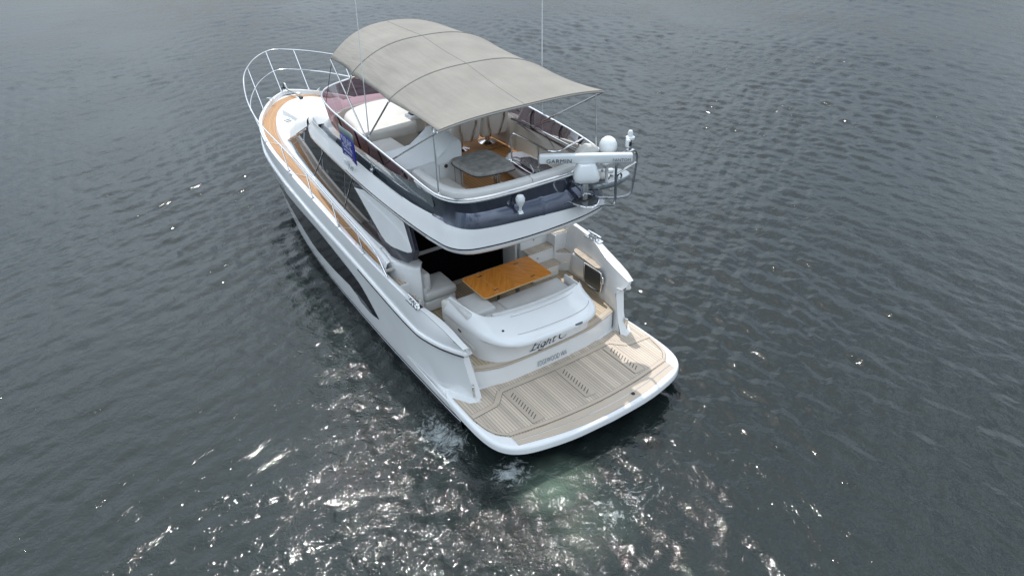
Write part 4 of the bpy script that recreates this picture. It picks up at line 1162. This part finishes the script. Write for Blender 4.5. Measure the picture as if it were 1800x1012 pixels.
ftab = empty('flybridge_table', (-.27, 3.38, 3.3))
props(ftab, 'small table under a fitted grey cover on the flybridge teak', 'table')
q = MB()
tp = smooth([(-.68, 3.16), (-.62, 3.0), (-.45, 2.93), (.0, 2.88), (.10, 2.96), (.13, 3.3), (.12, 3.72), (.05, 3.85), (-.3, 3.88), (-.62, 3.84), (-.70, 3.7), (-.70, 3.4)], 60, closed=True)[:-1]
q.loft([[(x, y, 3.885) for x, y in tp], [(x, y, 3.94) for x, y in tp], [(x * .98 - .005, (y - 3.4) * .975 + 3.4, 3.962) for x, y in tp]], 'stone', closed=True, cap0=True, cap1=True)
q.build('tabletop', ftab, sharp=50)
q = MB(); q.tube([(*p, 3.89) for p in tp], .012, 'rubber', 6, closed=True); q.build('cover_hem', ftab)
q = MB(); q.lathe([(.16, 0), (.16, .012), (.055, .03), (.055, .58), (.12, .59)], (-.05, 3.30, 3.303), 'steel', 20); q.build('pedestal', ftab)

# covered wet bar
wb = empty('wet_bar', (-1.0, 4.3, 3.3))
props(wb, 'pale wet bar cabinet with round latch behind the flybridge table', 'cabinet')
q = MB()
q.rbox((-.98, 4.30, 3.63), (1.06, .88, .66), 'radar', .04); q.build('cabinet', wb)
q = MB()
prof = [(-1.54, 3.97), (-1.25, 3.985), (-1.0, 4.0), (-.80, 4.13), (-.62, 4.26), (-.48, 4.28), (-.435, 4.2)]
q.loft([[(x, 3.84, z - .06) for x, z in prof], [(x, 3.83, z) for x, z in prof], [(x, 4.3, z + .02) for x, z in prof], [(x, 4.77, z + .01) for x, z in prof], [(x, 4.78, z - .06) for x, z in prof]], 'radar')
for yy in (3.84, 4.77):
    q.add([(x, yy, z - .06) for x, z in prof] + [(-.435, yy, 3.9), (-1.54, yy, 3.9)], [tuple(range(len(prof) + 2))], 'radar')
q.add([(-.435, 3.84, 4.14), (-.435, 4.77, 4.14), (-.435, 4.77, 3.4), (-.435, 3.84, 3.4)], [(0, 1, 2, 3)], 'radar')
q.build('lid', wb, sharp=60)
q = MB(); q.tube([(-.90, 3.852, 3.40), (-.90, 3.852, 3.9), (-.60, 3.852, 3.95), (-.58, 3.852, 3.4)], .004, 'seam', 5); q.build('door', wb)
q = MB(); q.lathe([(.035, 0), (.035, .012), (.02, .018)], (-.76, 3.855, 3.84), 'hinge', 14, axis=(0, -1, 0)); q.build('latch', wb)

# forward sun lounge, port side
pad = empty('sun_lounge', (-.6, 7.0, 3.3))
props(pad, 'cream flybridge sun lounge beside the wind deflector', 'lounge')
q = MB()
lo_ = [(-1.28, 6.2), (-1.30, 6.8), (-1.24, 7.3), (-1.0, 7.6), (-.5, 7.78), (.05, 7.75), (.16, 7.4), (.12, 6.8), (-.05, 6.2)]
lo_s = smooth(lo_, 60, closed=True)[:-1]; cc = lo_s.mean(0)
def lz(y): return float(np.interp(y, [6.1, 6.45, 8.1], [3.80, 3.88, 3.95]))
q.loft([[(x, y, 3.66) for x, y in lo_s], [(*(cc + (p - cc) * 1.01), lz(p[1]) - .10) for p in lo_s], [(*(cc + (p - cc) * .97), lz(p[1]) - .02) for p in lo_s], [(*(cc + (p - cc) * .90), lz(p[1]) + .015) for p in lo_s], [(*(cc + (p - cc) * .5), lz(p[1]) + .035) for p in lo_s]], 'cream', closed=True, cap0=True, cap1=True)
q.build('mattress', pad, sharp=60)
q = MB(); q.prism([(-1.26, 6.15), (-1.22, 7.2), (-.9, 7.5), (.1, 7.65), (.14, 6.15)], 3.30, 3.66, 'liner'); lb = q.build('base', pad, flat=True)
q = MB(); q.rbox((-1.02, 5.62, 3.66), (.52, .95, .12), 'cream', .04); q.rbox((-1.02, 5.62, 3.45), (.48, .9, .3), 'liner', .03); q.build('side_seat', pad)
q = MB(); q.lathe([(.135, 0), (.135, .015), (.10, .02), (.0, .024)], (.02, 6.13, 3.56), 'speaker', 24, axis=(0, -1, 0)); q.build('speaker', lb)
# helm console
hc = empty('helm_console', (.85, 6.9, 3.3))
props(hc, 'white helm console with wheel beside the cream sun lounge', 'console')
q = MB(); q.prism([(.20, 6.65), (1.40, 6.65), (1.38, 7.3), (.20, 7.4)], 3.3, 4.02, 'gel'); q.build('pod', hc, flat=True, bevel=.05)
q = MB(); q.slab([(.28, 6.64, 3.96), (1.34, 6.64, 3.96), (1.34, 7.05, 4.16), (.28, 7.05, 4.16)], .05, 'dark'); q.build('dashboard', hc, flat=True)
q = MB()
wc = Vector((.60, 6.50, 3.95)); ax = Vector((0, -.8, .6))
u_ = Vector((1, 0, 0)); w_ = ax.cross(u_)
q.tube([wc + (u_ * math.cos(a) + w_ * math.sin(a)) * .19 for a in np.linspace(0, 2 * math.pi, 28, endpoint=False)], .016, 'rubber', 8, closed=True)
for a in (0.5, 2.6, 4.7): q.tube([wc, wc + (u_ * math.cos(a) + w_ * math.sin(a)) * .19], .011, 'steel', 6)
q.tube([wc, wc - ax * .2], .03, 'dark', 8)
q.build('steering_wheel', hc)
q = MB(); q.rbox((-.12, 6.12, 4.02), (.44, .32, .08), 'gel', .035); q.rbox((-.12, 6.15, 4.065), (.30, .18, .03), 'dark', .012); q.rbox((-.05, 6.25, 3.8), (.2, .2, .4), 'liner', .02); q.build('control_pod', hc)

def helm_seat(x, y):
    t = empty('helm_chair', (x, y, 3.3))
    a = MB(); a.lathe([(.20, 0), (.20, .012), (.17, .02), (.06, .05), (.055, .30), (.09, .34)], (x, y, 3.303), 'steel', 20); a.build('pedestal', t)
    a = MB(); a.rbox((x, y + .06, 3.74), (.58, .56, .14), 'cream', .05, puff=.012); a.rbox((x, y, 3.67), (.46, .44, .06), 'rubber', .02); a.build('seat', t)
    a = MB(); a.rbox((x - .05, y - .36, 3.93), (.64, .16, .74), 'cream', .075, seg=4, tilt=R(10)); a.build('backrest', t)
    for k in (-1, 1):
        a = MB()
        a.tube(smooth([(x - .05 + k * .10, y - .36, 3.56), (x - .05 + k * .12, y - .42, 3.68), (x - .05 + k * .19, y - .46, 3.95), (x - .05 + k * .15, y - .52, 4.24)], 14), .016, 'steel', 6)
        a.build('back_frame', t)
    return t
hs = helm_seat(.54, 5.60)
def dup(root, loc):
    r = root.copy(); COL.objects.link(r); r.location = loc
    for ch in list(root.children):
        c = ch.copy(); COL.objects.link(c); c.parent = r; c.matrix_parent_inverse = ch.matrix_parent_inverse.copy()
        for g in ch.children:
            d = g.copy(); COL.objects.link(d); d.parent = c; d.matrix_parent_inverse = g.matrix_parent_inverse.copy()
    return r
hs2 = dup(hs, (1.22, 5.62, 3.3))
props(hs, 'cream pedestal helm chair nearer the pale wet bar cabinet', 'helm chair', 'helm chairs on the flybridge')
props(hs2, 'cream pedestal helm chair beside the starboard wind deflector', 'helm chair', 'helm chairs on the flybridge')

# stairwell hatch and guard rail
sw_ = MB()
sw_.prism([(.50, 2.98), (.62, 4.15), (.95, 4.42), (1.22, 4.30), (1.26, 3.5), (1.22, 2.98)], 3.30, 3.52, 'gel')
hatch = sw_.build('stairwell_moulding', fly, flat=True, bevel=.05)
q = MB(); q.prism([(.74, 3.02), (.78, 3.75), (.95, 4.0), (1.12, 3.92), (1.16, 3.4), (1.13, 3.02)], 3.52, 3.545, 'hatch'); q.build('stairwell_hatch', hatch, flat=True, bevel=.01)
q = MB(); q.box((.66, 3.45, 3.55), (.05, .95, .06), 'plexi'); q.tube([(.62, 2.98, 3.56), (.66, 3.95, 3.58)], .012, 'steel', 6); q.build('hatch_slide', hatch, flat=True)
gr = MB()
gr.tube(smooth([(.66, 3.86, 3.5), (.69, 3.92, 3.9), (.70, 3.92, 4.06), (.71, 3.78, 4.12), (.74, 3.2, 4.10), (.80, 2.92, 4.06), (.95, 2.80, 4.05), (1.2, 2.80, 4.09), (1.56, 2.85, 4.14)], 60), .017, 'steel', 8)
gr.tube([(.75, 3.12, 3.5), (.75, 3.14, 4.09)], .015, 'steel', 8)
gr.tube(smooth([(.42, 3.55, 3.70), (.52, 3.65, 3.74), (.62, 3.6, 3.74), (.66, 3.3, 3.70), (.62, 3.1, 3.62)], 20), .013, 'steel', 8)
gr.tube([(.66, 3.86, 3.62), (.75, 3.12, 3.62), (1.05, 2.92, 3.62)], .011, 'steel', 8)
gr.build('stair_guard_rail', yacht)
q = MB()
hp = []
for a in np.linspace(0, math.pi, 16): hp.append((1.40 + .30 * math.cos(a), .34 * math.sin(a)))
q.loft([[(x, 2.62, 3.80 + z) for x, z in hp], [(x, 2.52, 3.82 + z) for x, z in hp], [(1.40 + (x - 1.40) * .9, 2.46, 3.80 + z * .92) for x, z in hp]], 'cream', cap0=True, cap1=True)
q.build('corner_headrest', lounge, sharp=60)
# long dark shelf inside the starboard coaming
q = MB()
q.loft([[(1.60, 5.3, 3.80), (1.30, 2.8, 3.78)], [(1.63, 5.3, 3.83), (1.63, 2.8, 3.83)]], 'dark'); q.loft([[(1.30, 2.8, 3.78), (1.60, 5.3, 3.80)], [(1.20, 2.8, 3.30), (1.47, 5.3, 3.30)]], 'liner')
q.tube([(1.615, 4.9, 3.88), (1.54, 2.9, 3.88)], .014, 'steel', 6)
q.build('side_shelf', fly, sharp=40)

# ------------------------------------------------------------------ cockpit furniture
ctab = empty('cockpit_table', (.01, 3.14, sole_z))
props(ctab, 'varnished orange wood folding table on steel legs in the cockpit', 'table')
def rrect(x0, x1, y0, y1, r, n=6):
    out_ = []
    for cx, cy, a0 in ((x1 - r, y0 + r, -90), (x1 - r, y1 - r, 0), (x0 + r, y1 - r, 90), (x0 + r, y0 + r, 180)):
        for k in range(n + 1):
            a = R(a0 + 90 * k / n); out_.append((cx + r * math.cos(a), cy + r * math.sin(a)))
    return out_
q = MB(); o_ = rrect(-.76, .79, 2.72, 3.57, .07)
q.loft([[(x, y, 1.59) for x, y in o_], [(x, y, 1.618) for x, y in o_]], 'woodedge', closed=True)
q.add([(x, y, 1.618) for x, y in o_], [tuple(range(len(o_)))], 'varnish'); q.add([(x, y, 1.59) for x, y in o_], [tuple(range(len(o_) - 1, -1, -1))], 'woodedge')
q.build('tabletop', ctab, flat=True, fixn=False)
q = MB()
for x in (-.42, .42): q.box((x, 3.145, 1.6195), (.008, .84, .002), 'woodedge')
q.build_each('leaf_joint', ctab, flat=True)
q = MB()
for x in (-.42, .42):
    for y in (2.86, 3.44): q.box((x, y, 1.6215), (.10, .022, .004), 'hinge')
q.build_each('hinge', ctab, flat=True)
for x in (-.22, .24):
    q = MB(); q.lathe([(.10, 0), (.10, .01), (.052, .02), (.052, .66), (.09, .70)], (x, 3.12, sole_z + .003), 'steel', 20); q.build('leg', ctab)

seat = empty('cockpit_bench', (-1.08, 4.25, sole_z))
props(seat, 'padded pale grey seat with backrest by the dark saloon doors', 'seat')
q = MB(); q.rbox((-1.06, 4.22, 1.02), (.70, .66, .26), 'gel', .05); q.build('base', seat)
q = MB(); q.rbox((-1.05, 4.20, 1.24), (.72, .70, .20), 'greyvinyl', .08, seg=4, puff=.02); q.build('seat', seat)
q = MB(); q.rbox((-1.30, 4.22, 1.50), (.16, .56, .46), 'greyvinyl', .07, seg=4, rot=R(4)); q.build('backrest', seat)
q = MB(); q.rbox((-1.36, 4.05, 1.30), (.12, .30, .30), 'greyvinyl', .05, rot=R(4)); q.build('side_cushion', seat)

# ------------------------------------------------------------------ foredeck sun pad
sp_ = empty('foredeck_sunpad', (0, 12.6, 2.45))
props(sp_, 'white covered sun pad on the foredeck inside the teak walkway', 'sun pad')
def padshape(x0, x1, y0, y1, name):
    o1 = rrect(x0, x1, y0, y1, .18, 5); c_ = np.mean(np.array(o1), 0)
    zt = lambda y: float(np.interp(y, [11.3, 13.2], [2.60, 2.46]))
    def rg(k, dz): return [(*(c_ + (np.array(p) - c_) * k), zt(c_[1] + (p[1] - c_[1]) * k) + dz) for p in o1]
    q = MB(); q.loft([rg(1, -.22), rg(1.005, -.05), rg(.99, -.015), rg(.95, .0), rg(.82, .012)], 'cover', closed=True, cap0=True, cap1=True)
    q.build(name, sp_, sharp=50)
padshape(-.84, -.008, 11.35, 13.15, 'pad'); padshape(.008, .84, 11.35, 13.15, 'pad')

# ------------------------------------------------------------------ bow rail
def rail_path(p): return smooth(p, 160)
port_top = [(-2.10, 3.95, 1.96), (-2.10, 4.35, 2.28), (-2.10, 5.0, 2.42), (-2.075, 6.3, 2.52), (-2.02, 7.6, 2.60), (-1.98, 8.8, 2.63), (-1.96, 9.9, 2.68), (-1.95, 11.15, 2.76), (-1.90, 11.95, 2.86), (-1.83, 12.55, 3.05), (-1.68, 13.15, 3.27), (-1.47, 13.75, 3.36), (-1.17, 14.4, 3.38), (-.78, 15.1, 3.38), (-.38, 15.6, 3.38), (0, 15.85, 3.38)]
mid_r = [(-1.86, 12.3, 2.80), (-1.60, 13.1, 2.84), (-1.25, 13.9, 2.86), (-.86, 14.6, 2.87), (-.35, 15.25, 2.87), (0, 15.45, 2.87)]
def sym_path(p): return [tuple(q) for q in p] + [(-x, y, z) for x, y, z in p[:-1][::-1]]
q = MB(); q.tube(rail_path(sym_path(port_top)), .019, 'steel', 8); bowrail = q.build('bow_rail', yacht)
q = MB(); q.tube(rail_path(sym_path(mid_r)), .015, 'steel', 8); q.build('mid_rail', bowrail)
ptop = smooth(port_top, 300)
posts = [((-1.15, 13.72), 14.35, -1), ((-.20, 14.93), 15.72, -1), ((.56, 14.70), 15.45, 1), ((1.45, 13.1), 13.9, 1)]
for bx, by, ty in ((1.86, 11.35, 12.0), (2.0, 9.35, 9.75), (2.05, 7.75, 8.05), (2.08, 6.25, 6.5), (2.09, 5.0, 5.2)):
    posts += [((-bx, by), ty, -1), ((bx, by), ty, 1)]
for (bx, by), ty, sg_ in posts:
    k = int(np.argmin(abs(ptop[:, 1] - ty)))
    q = MB(); q.tube([(bx, by, float(ZG(by))), (-sg_ * ptop[k][0], ptop[k][1], ptop[k][2])], .014, 'steel', 8)
    q.lathe([(.035, 0), (.035, .012), (.018, .03)], (bx, by, float(ZG(by)) + .004), 'steel', 10); q.build('stanchion', bowrail)
# anchor gear
aw = MB()
aw.lathe([(.09, 0), (.09, .05), (.05, .07), (.05, .12), (.085, .14), (.085, .17), (.02, .19)], (.10, 14.30, 2.27), 'steel', 18)
aw.rbox((.08, 14.08, 2.33), (.12, .16, .10), 'rubber', .03)
wind = aw.build('anchor_windlass', yacht)
aw = MB(); aw.tube([(.06, 14.35, 2.38), (.03, 14.7, 2.37), (0, 15.05, 2.36)], .018, 'rope', 6); aw.build('chain', wind)
ar = MB(); ar.rbox((0, 15.12, 2.33), (.16, .34, .06), 'steel', .015); ar.tube([(-.08, 15.27, 2.36), (.08, 15.27, 2.36)], .035, 'rubber', 8)
ar.tube(smooth([(0, 15.0, 2.40), (0, 15.2, 2.52), (0, 15.33, 2.42), (0, 15.36, 2.2)], 14), .02, 'steel', 6); ar.build('anchor_roller', yacht)
# ------------------------------------------------------------------ bimini
bim = empty('bimini_awning', (0, 4.7, 3.95))
props(bim, 'taupe canvas bimini awning on steel hoops over the flybridge', 'awning')
NB = 41
def hoop(y0, w, ze, zc, bulge=0.0, p=2.6):
    """one arched hoop: half-width w, edge height ze, crown height zc; bulge pushes the crown forward"""
    out_ = []
    for t in np.linspace(-1, 1, NB):
        a = abs(t) ** p
        out_.append((w * math.copysign(1 - (1 - abs(t)) ** 1.0, t), y0 + bulge * (1 - t * t), zc + (ze - zc) * a))
    return np.array(out_)
h0 = hoop(2.44, 1.62, 5.10, 5.20, -.04, 3.0)
h1 = hoop(4.15, 1.60, 5.12, 5.47, 0.0, 2.8)
h2 = hoop(5.70, 1.58, 5.20, 5.65, 0.05, 2.8)
h3 = hoop(6.85, 1.50, 5.24, 5.66, 0.42, 2.4)
stations = []
for A_, B_, sag in ((h0, h1, .045), (h1, h2, .045), (h2, h3, .02)):
    for k in np.linspace(0, 1, 12, endpoint=False):
        r_ = A_ * (1 - k) + B_ * k
        r_[:, 2] -= sag * 4 * k * (1 - k) * .5
        e = np.linspace(-1, 1, NB) ** 8
        r_[:, 0] *= 1 - .035 * e * 4 * k * (1 - k)
        stations.append(r_)
stations.append(h3)
lip3 = h3.copy(); lip3[:, 2] -= .05; lip3[:, 1] += .015; stations.append(lip3)
cv = MB()
first = h0.copy(); first[:, 2] -= .045; first[:, 1] -= .01
cv.loft([[tuple(p) for p in first]] + [[tuple(p) for p in r_] for r_ in stations], 'canvas')
can = cv.build('canopy', bim, sharp=50)
sol = can.modifiers.new('cloth_thickness', 'SOLIDIFY'); sol.thickness = .012; sol.offset = -1
for nm, h in (('hoop', h0), ('hoop', h1), ('hoop', h2), ('hoop', h3)):
    q = MB(); q.tube([(x, y, z - .035) for x, y, z in h], .017, 'steel', 8); q.build('hoop', bim)
q = MB()
for h in (h1, h2): q.tube([(x, y, z + .004) for x, y, z in h], .008, 'seam', 5)
for X_ in (-.05,):
    q.tube([(r_[20][0] + X_, r_[20][1], r_[20][2] + .003) for r_ in stations[:-1]], .004, 'seam', 5)
q.tube([(x, y - .012, z - .03) for x, y, z in h0], .014, 'seam', 6)
q.build('canopy_seam', can)
for s in (-1, 1):
    e0, e1, e2, e3 = (np.array([s * abs(h[0][0]), h[0][1], h[0][2] - .03]) for h in (h0, h1, h2, h3))
    piv = np.array([s * 1.66, 5.15, 4.14])
    piv2 = np.array([s * 1.62, 4.55, 3.86])
    legs = [(e3, piv), (e2, e3 * .55 + piv * .45), (e1, piv), (e0, piv2), ]
    for a, b_ in legs:
        q = MB(); q.tube([a, b_], .0155, 'steel', 8); q.build('strut', bim)
    q = MB(); q.tube([(s * 1.60, 2.62, 5.08), (s * 1.62, 2.55, 4.02)], .016, 'steel', 8); q.tube([(s * 1.60, 2.62, 5.08), (s * 1.602, 2.61, 4.98)], .022, 'steel', 8); q.build('aft_leg', bim)
    q = MB(); q.rbox(tuple(piv), (.05, .09, .07), 'steel', .015); q.rbox((s * 1.63, 2.55, 4.01), (.06, .08, .03), 'steel', .01); q.build('pivot', bim)
    q = MB(); q.tube([e3 + np.array([0, -.05, -.02]), np.array([s * 1.60, 7.2, 4.3])], .006, 'rubber', 5); q.build('strap', bim)

# ------------------------------------------------------------------ antennas
def whip(x, y, z, tx, ty, tz):
    t = empty('whip_antenna', (x, y, z))
    q = MB(); q.tube([(x, y, z + .12), (x * .6 + tx * .4, y * .6 + ty * .4, z * .6 + tz * .4), (tx, ty, tz)], [.014, .010, .006], 'radar', 8); q.build('rod', t)
    q = MB(); q.rbox((x, y, z + .03), (.07, .09, .06), 'steel', .015); q.tube([(x, y, z + .03), (x + (tx - x) * .07, y + (ty - y) * .07, z + (tz - z) * .07)], .02, 'steel', 8); q.build('mount', t)
    return t
props(whip(-1.58, 5.27, 3.46, -1.50, 5.23, 7.1), 'thin white whip antenna rising beside the blue banner', 'antenna', 'whip antennas')
props(whip(1.74, 4.38, 3.50, 1.74, 4.38, 7.1), 'thin white whip antenna on the far side of the awning', 'antenna', 'whip antennas')

# ------------------------------------------------------------------ aft radar mast group on the flybridge stern
bar_r = MB()
bar_r.tube(smooth([(.56, 1.98, 3.50), (.62, 2.10, 3.50), (.85, 2.12, 3.50), (1.02, 2.0, 3.50), (1.02, 1.75, 3.50), (.82, 1.56, 3.50), (.66, 1.60, 3.50), (.58, 1.78, 3.50)], 40, closed=True)[:-1], .02, 'steel', 8, closed=True)
bar_r.tube(smooth([(.80, 1.56, 3.50), (1.0, 1.58, 3.46), (1.20, 1.62, 3.38), (1.29, 1.64, 3.37), (1.32, 1.65, 3.50), (1.31, 1.66, 3.98), (1.35, 1.67, 4.16), (1.47, 1.68, 4.24), (1.68, 1.70, 4.24), (1.80, 1.72, 4.16), (1.83, 1.73, 3.98), (1.78, 1.75, 3.46), (1.68, 1.76, 3.37), (1.4, 1.78, 3.40), (1.02, 1.80, 3.50)], 110), .023, 'loop', 8)
bar_r.tube([(1.31, 1.66, 3.90), (1.83, 1.73, 3.98)], .018, 'steel', 8)
bar_r.build('radar_guard_rail', yacht)
q = MB(); q.prism(rrect(.60, 1.0, 1.62, 2.08, .1), 3.485, 3.50, 'hatch'); q.build('mount_plate', yacht, flat=True)
wing = MB()
wo_ = smooth([(1.05, 2.02), (1.28, 1.90), (1.6, 1.88), (1.92, 1.96), (2.0, 2.13), (1.88, 2.33), (1.6, 2.48), (1.3, 2.38)], 50, closed=True)[:-1]; wc_ = wo_.mean(0)
wing.loft([[(*(wc_ + (p - wc_) * .8), 3.52) for p in wo_], [(x, y, 3.58) for x, y in wo_], [(x, y, 3.63) for x, y in wo_], [(*(wc_ + (p - wc_) * .95), 3.65) for p in wo_]], 'greyp', closed=True, cap0=True, cap1=True)
wing_o = wing.build('aft_wing', fly, sharp=40)
q = MB(); q.lathe([(.14, 0), (.15, .03), (.12, .06), (0, .075)], (1.42, 2.16, 3.66), 'cream', 24); q.build('light_dome', wing_o)
q = MB(); q.rbox((1.58, 2.18, 3.72), (.22, .10, .08), 'radar', .03, rot=-.4); q.tube([(1.62, 1.98, 3.66), (1.70, 1.98, 3.74), (1.74, 1.98, 3.66)], .018, 'rubber', 6); q.build('horn', wing_o)

rad = empty('radar_scanner', (.82, 1.86, 3.6))
props(rad, 'white open array radar scanner on a steel post at the flybridge stern', 'radar')
q = MB(); q.rbox((.80, 1.86, 3.675), (.12, .10, .36), 'steel', .03); q.build('post', rad)
q = MB()
def rr(hx, hy, z, cx=.82, cy=1.86, rot=R(-30)):
    o = rrect(-hx, hx, -hy, hy, min(hx, hy) * .55, 5); c_, s_ = math.cos(rot), math.sin(rot)
    return [(cx + x * c_ - y * s_, cy + x * s_ + y * c_, z) for x, y in o]
q.loft([rr(.12, .11, 3.83), rr(.21, .18, 3.88), rr(.225, .19, 3.95), rr(.20, .17, 4.03), rr(.155, .135, 4.14), rr(.14, .12, 4.165)], 'radar', closed=True, cap0=True, cap1=True)
q.build('gearbox', rad, sharp=50)
q = MB(); RA = R(-34)
q.rbox((.82, 1.88, 4.245), (1.56, .11, .165), 'radar', .035, rot=RA); arr = q.build('array', rad, sharp=60)
dx = Vector((math.cos(RA), math.sin(RA), 0)); dn = Vector((math.sin(RA), -math.cos(RA), 0))
c0 = Vector((.82, 1.86, 4.225))
letters('maker_lettering', 'GARMIN', .095, tuple(c0 - dx * .46 + dn * .057 + Vector((0, 0, -.03))), dx, (0, 0, 1), 'ink', arr, xscale=1.12, lift=.001, spacing=1.08)
letters('model_lettering', 'FANTOM', .075, tuple(c0 + dx * .58 + dn * .057 + Vector((0, 0, -.02))), dx, (0, 0, 1), 'inkgrey', arr, xscale=1.0, lift=.001)
dome = empty('satellite_dome', (1.42, 2.02, 3.95))
props(dome, 'egg shaped white satellite dome behind the radar bar', 'dome')
q = MB(); q.lathe([(.05, 0), (.09, .02), (.135, .07), (.155, .14), (.15, .21), (.115, .28), (.06, .32), (0, .33)], (1.36, 1.95, 4.15), 'radar', 28); q.build('radome', dome, sharp=80)
q = MB(); q.lathe([(.10, 0), (.07, .03), (.05, .1)], (1.36, 1.95, 4.06), 'radar', 16); q.rbox((1.34, 1.90, 4.04), (.26, .16, .05), 'radar', .02); q.tube([(1.36, 1.95, 3.64), (1.36, 1.95, 4.06)], .03, 'radar', 10); q.build('bracket', dome)
nav = empty('navigation_light', (1.58, 1.88, 4.3))
props(nav, 'stubby white navigation light mast above the steel guard loop', 'light')
q = MB(); q.tube([(1.64, 1.70, 4.24), (1.64, 1.72, 4.44)], .028, 'greyp', 10); q.rbox((1.64, 1.70, 4.25), (.12, .10, .03), 'steel', .012); q.build('mast', nav)
q = MB(); q.lathe([(.04, 0), (.075, .015), (.075, .05), (.045, .065), (.045, .13), (.03, .16), (0, .17)], (1.64, 1.72, 4.43), 'radar', 20); q.build('lamp', nav)
q = MB(); q.rbox((1.57, 1.69, 4.39), (.06, .08, .15), 'radar', .02); q.rbox((1.58, 1.64, 4.39), (.05, .02, .08), 'dark', .008); q.build('camera_unit', nav)
stl = empty('stern_light', (-.50, 1.93, 3.62))
props(stl, 'small white bulb shaped fitting on the dark stern coaming', 'light')
q = MB(); q.lathe([(.045, 0), (.045, .02), (.025, .03), (.025, .10), (.05, .14), (.075, .20), (.08, .25), (.055, .30), (0, .32)], (-.50, 1.90, 3.62), 'radar', 20); q.build('bulb', stl)
q = MB(); q.lathe([(.06, 0), (.06, .02), (.035, .04)], (-.50, 1.90, 3.60), 'steel', 16); q.build('socket', stl)

# ------------------------------------------------------------------ broker's banner
ban = empty('advertising_banner', (-1.76, 5.85, 3.7))
props(ban, 'blue vinyl banner with pale lettering hung on the flybridge rail', 'banner')
a_, b0 = Vector((-1.775, 6.20, 4.18)), Vector((-1.79, 5.50, 4.14))
d_ = Vector((.02, .0, -.60))
q = MB(); n1 = 8
def bpt(u, v): 
    p = a_ * (1 - u) + b0 * u + d_ * v
    return p + Vector((-.012 * math.sin(u * 6 + v * 2), 0, 0))
q.loft([[bpt(u, v) for u in np.linspace(0, 1, n1)] for v in np.linspace(0, .25, 3)], 'signgrey'); q.loft([[bpt(u, v) for u in np.linspace(0, 1, n1)] for v in np.linspace(.25, 1, 6)], 'signblue')
sheet = q.build('sheet', ban, sharp=70)
so = sheet.modifiers.new('vinyl', 'SOLIDIFY'); so.thickness = .006
ux_ = (b0 - a_).normalized(); uy_ = (-d_).normalized()
for txt, v, sz in (('SILVER SEAS', .40, .115), ('YACHTS', .53, .115), ('425-876-1701', .66, .105), ('SALES BROKER', .78, .07), ('silverseasyachts.com', .91, .055)):
    p = (a_ + b0) / 2 + d_ * v + Vector((-.022, 0, 0))
    letters('banner_lettering', txt, sz, tuple(p), ux_, uy_, 'signwhite', sheet, xscale=.86, lift=.004)
letters('model_badge', 'F49', .15, (-1.735, 6.00, 3.27), (0.02, -1, .0), (.18, 0, 1), 'inkgrey', fly, shear=.3, lift=.004)
q = MB(); q.rbox((-1.70, 6.30, 3.34), (.02, .14, .11), 'radar', .008); q.build('badge', fly)
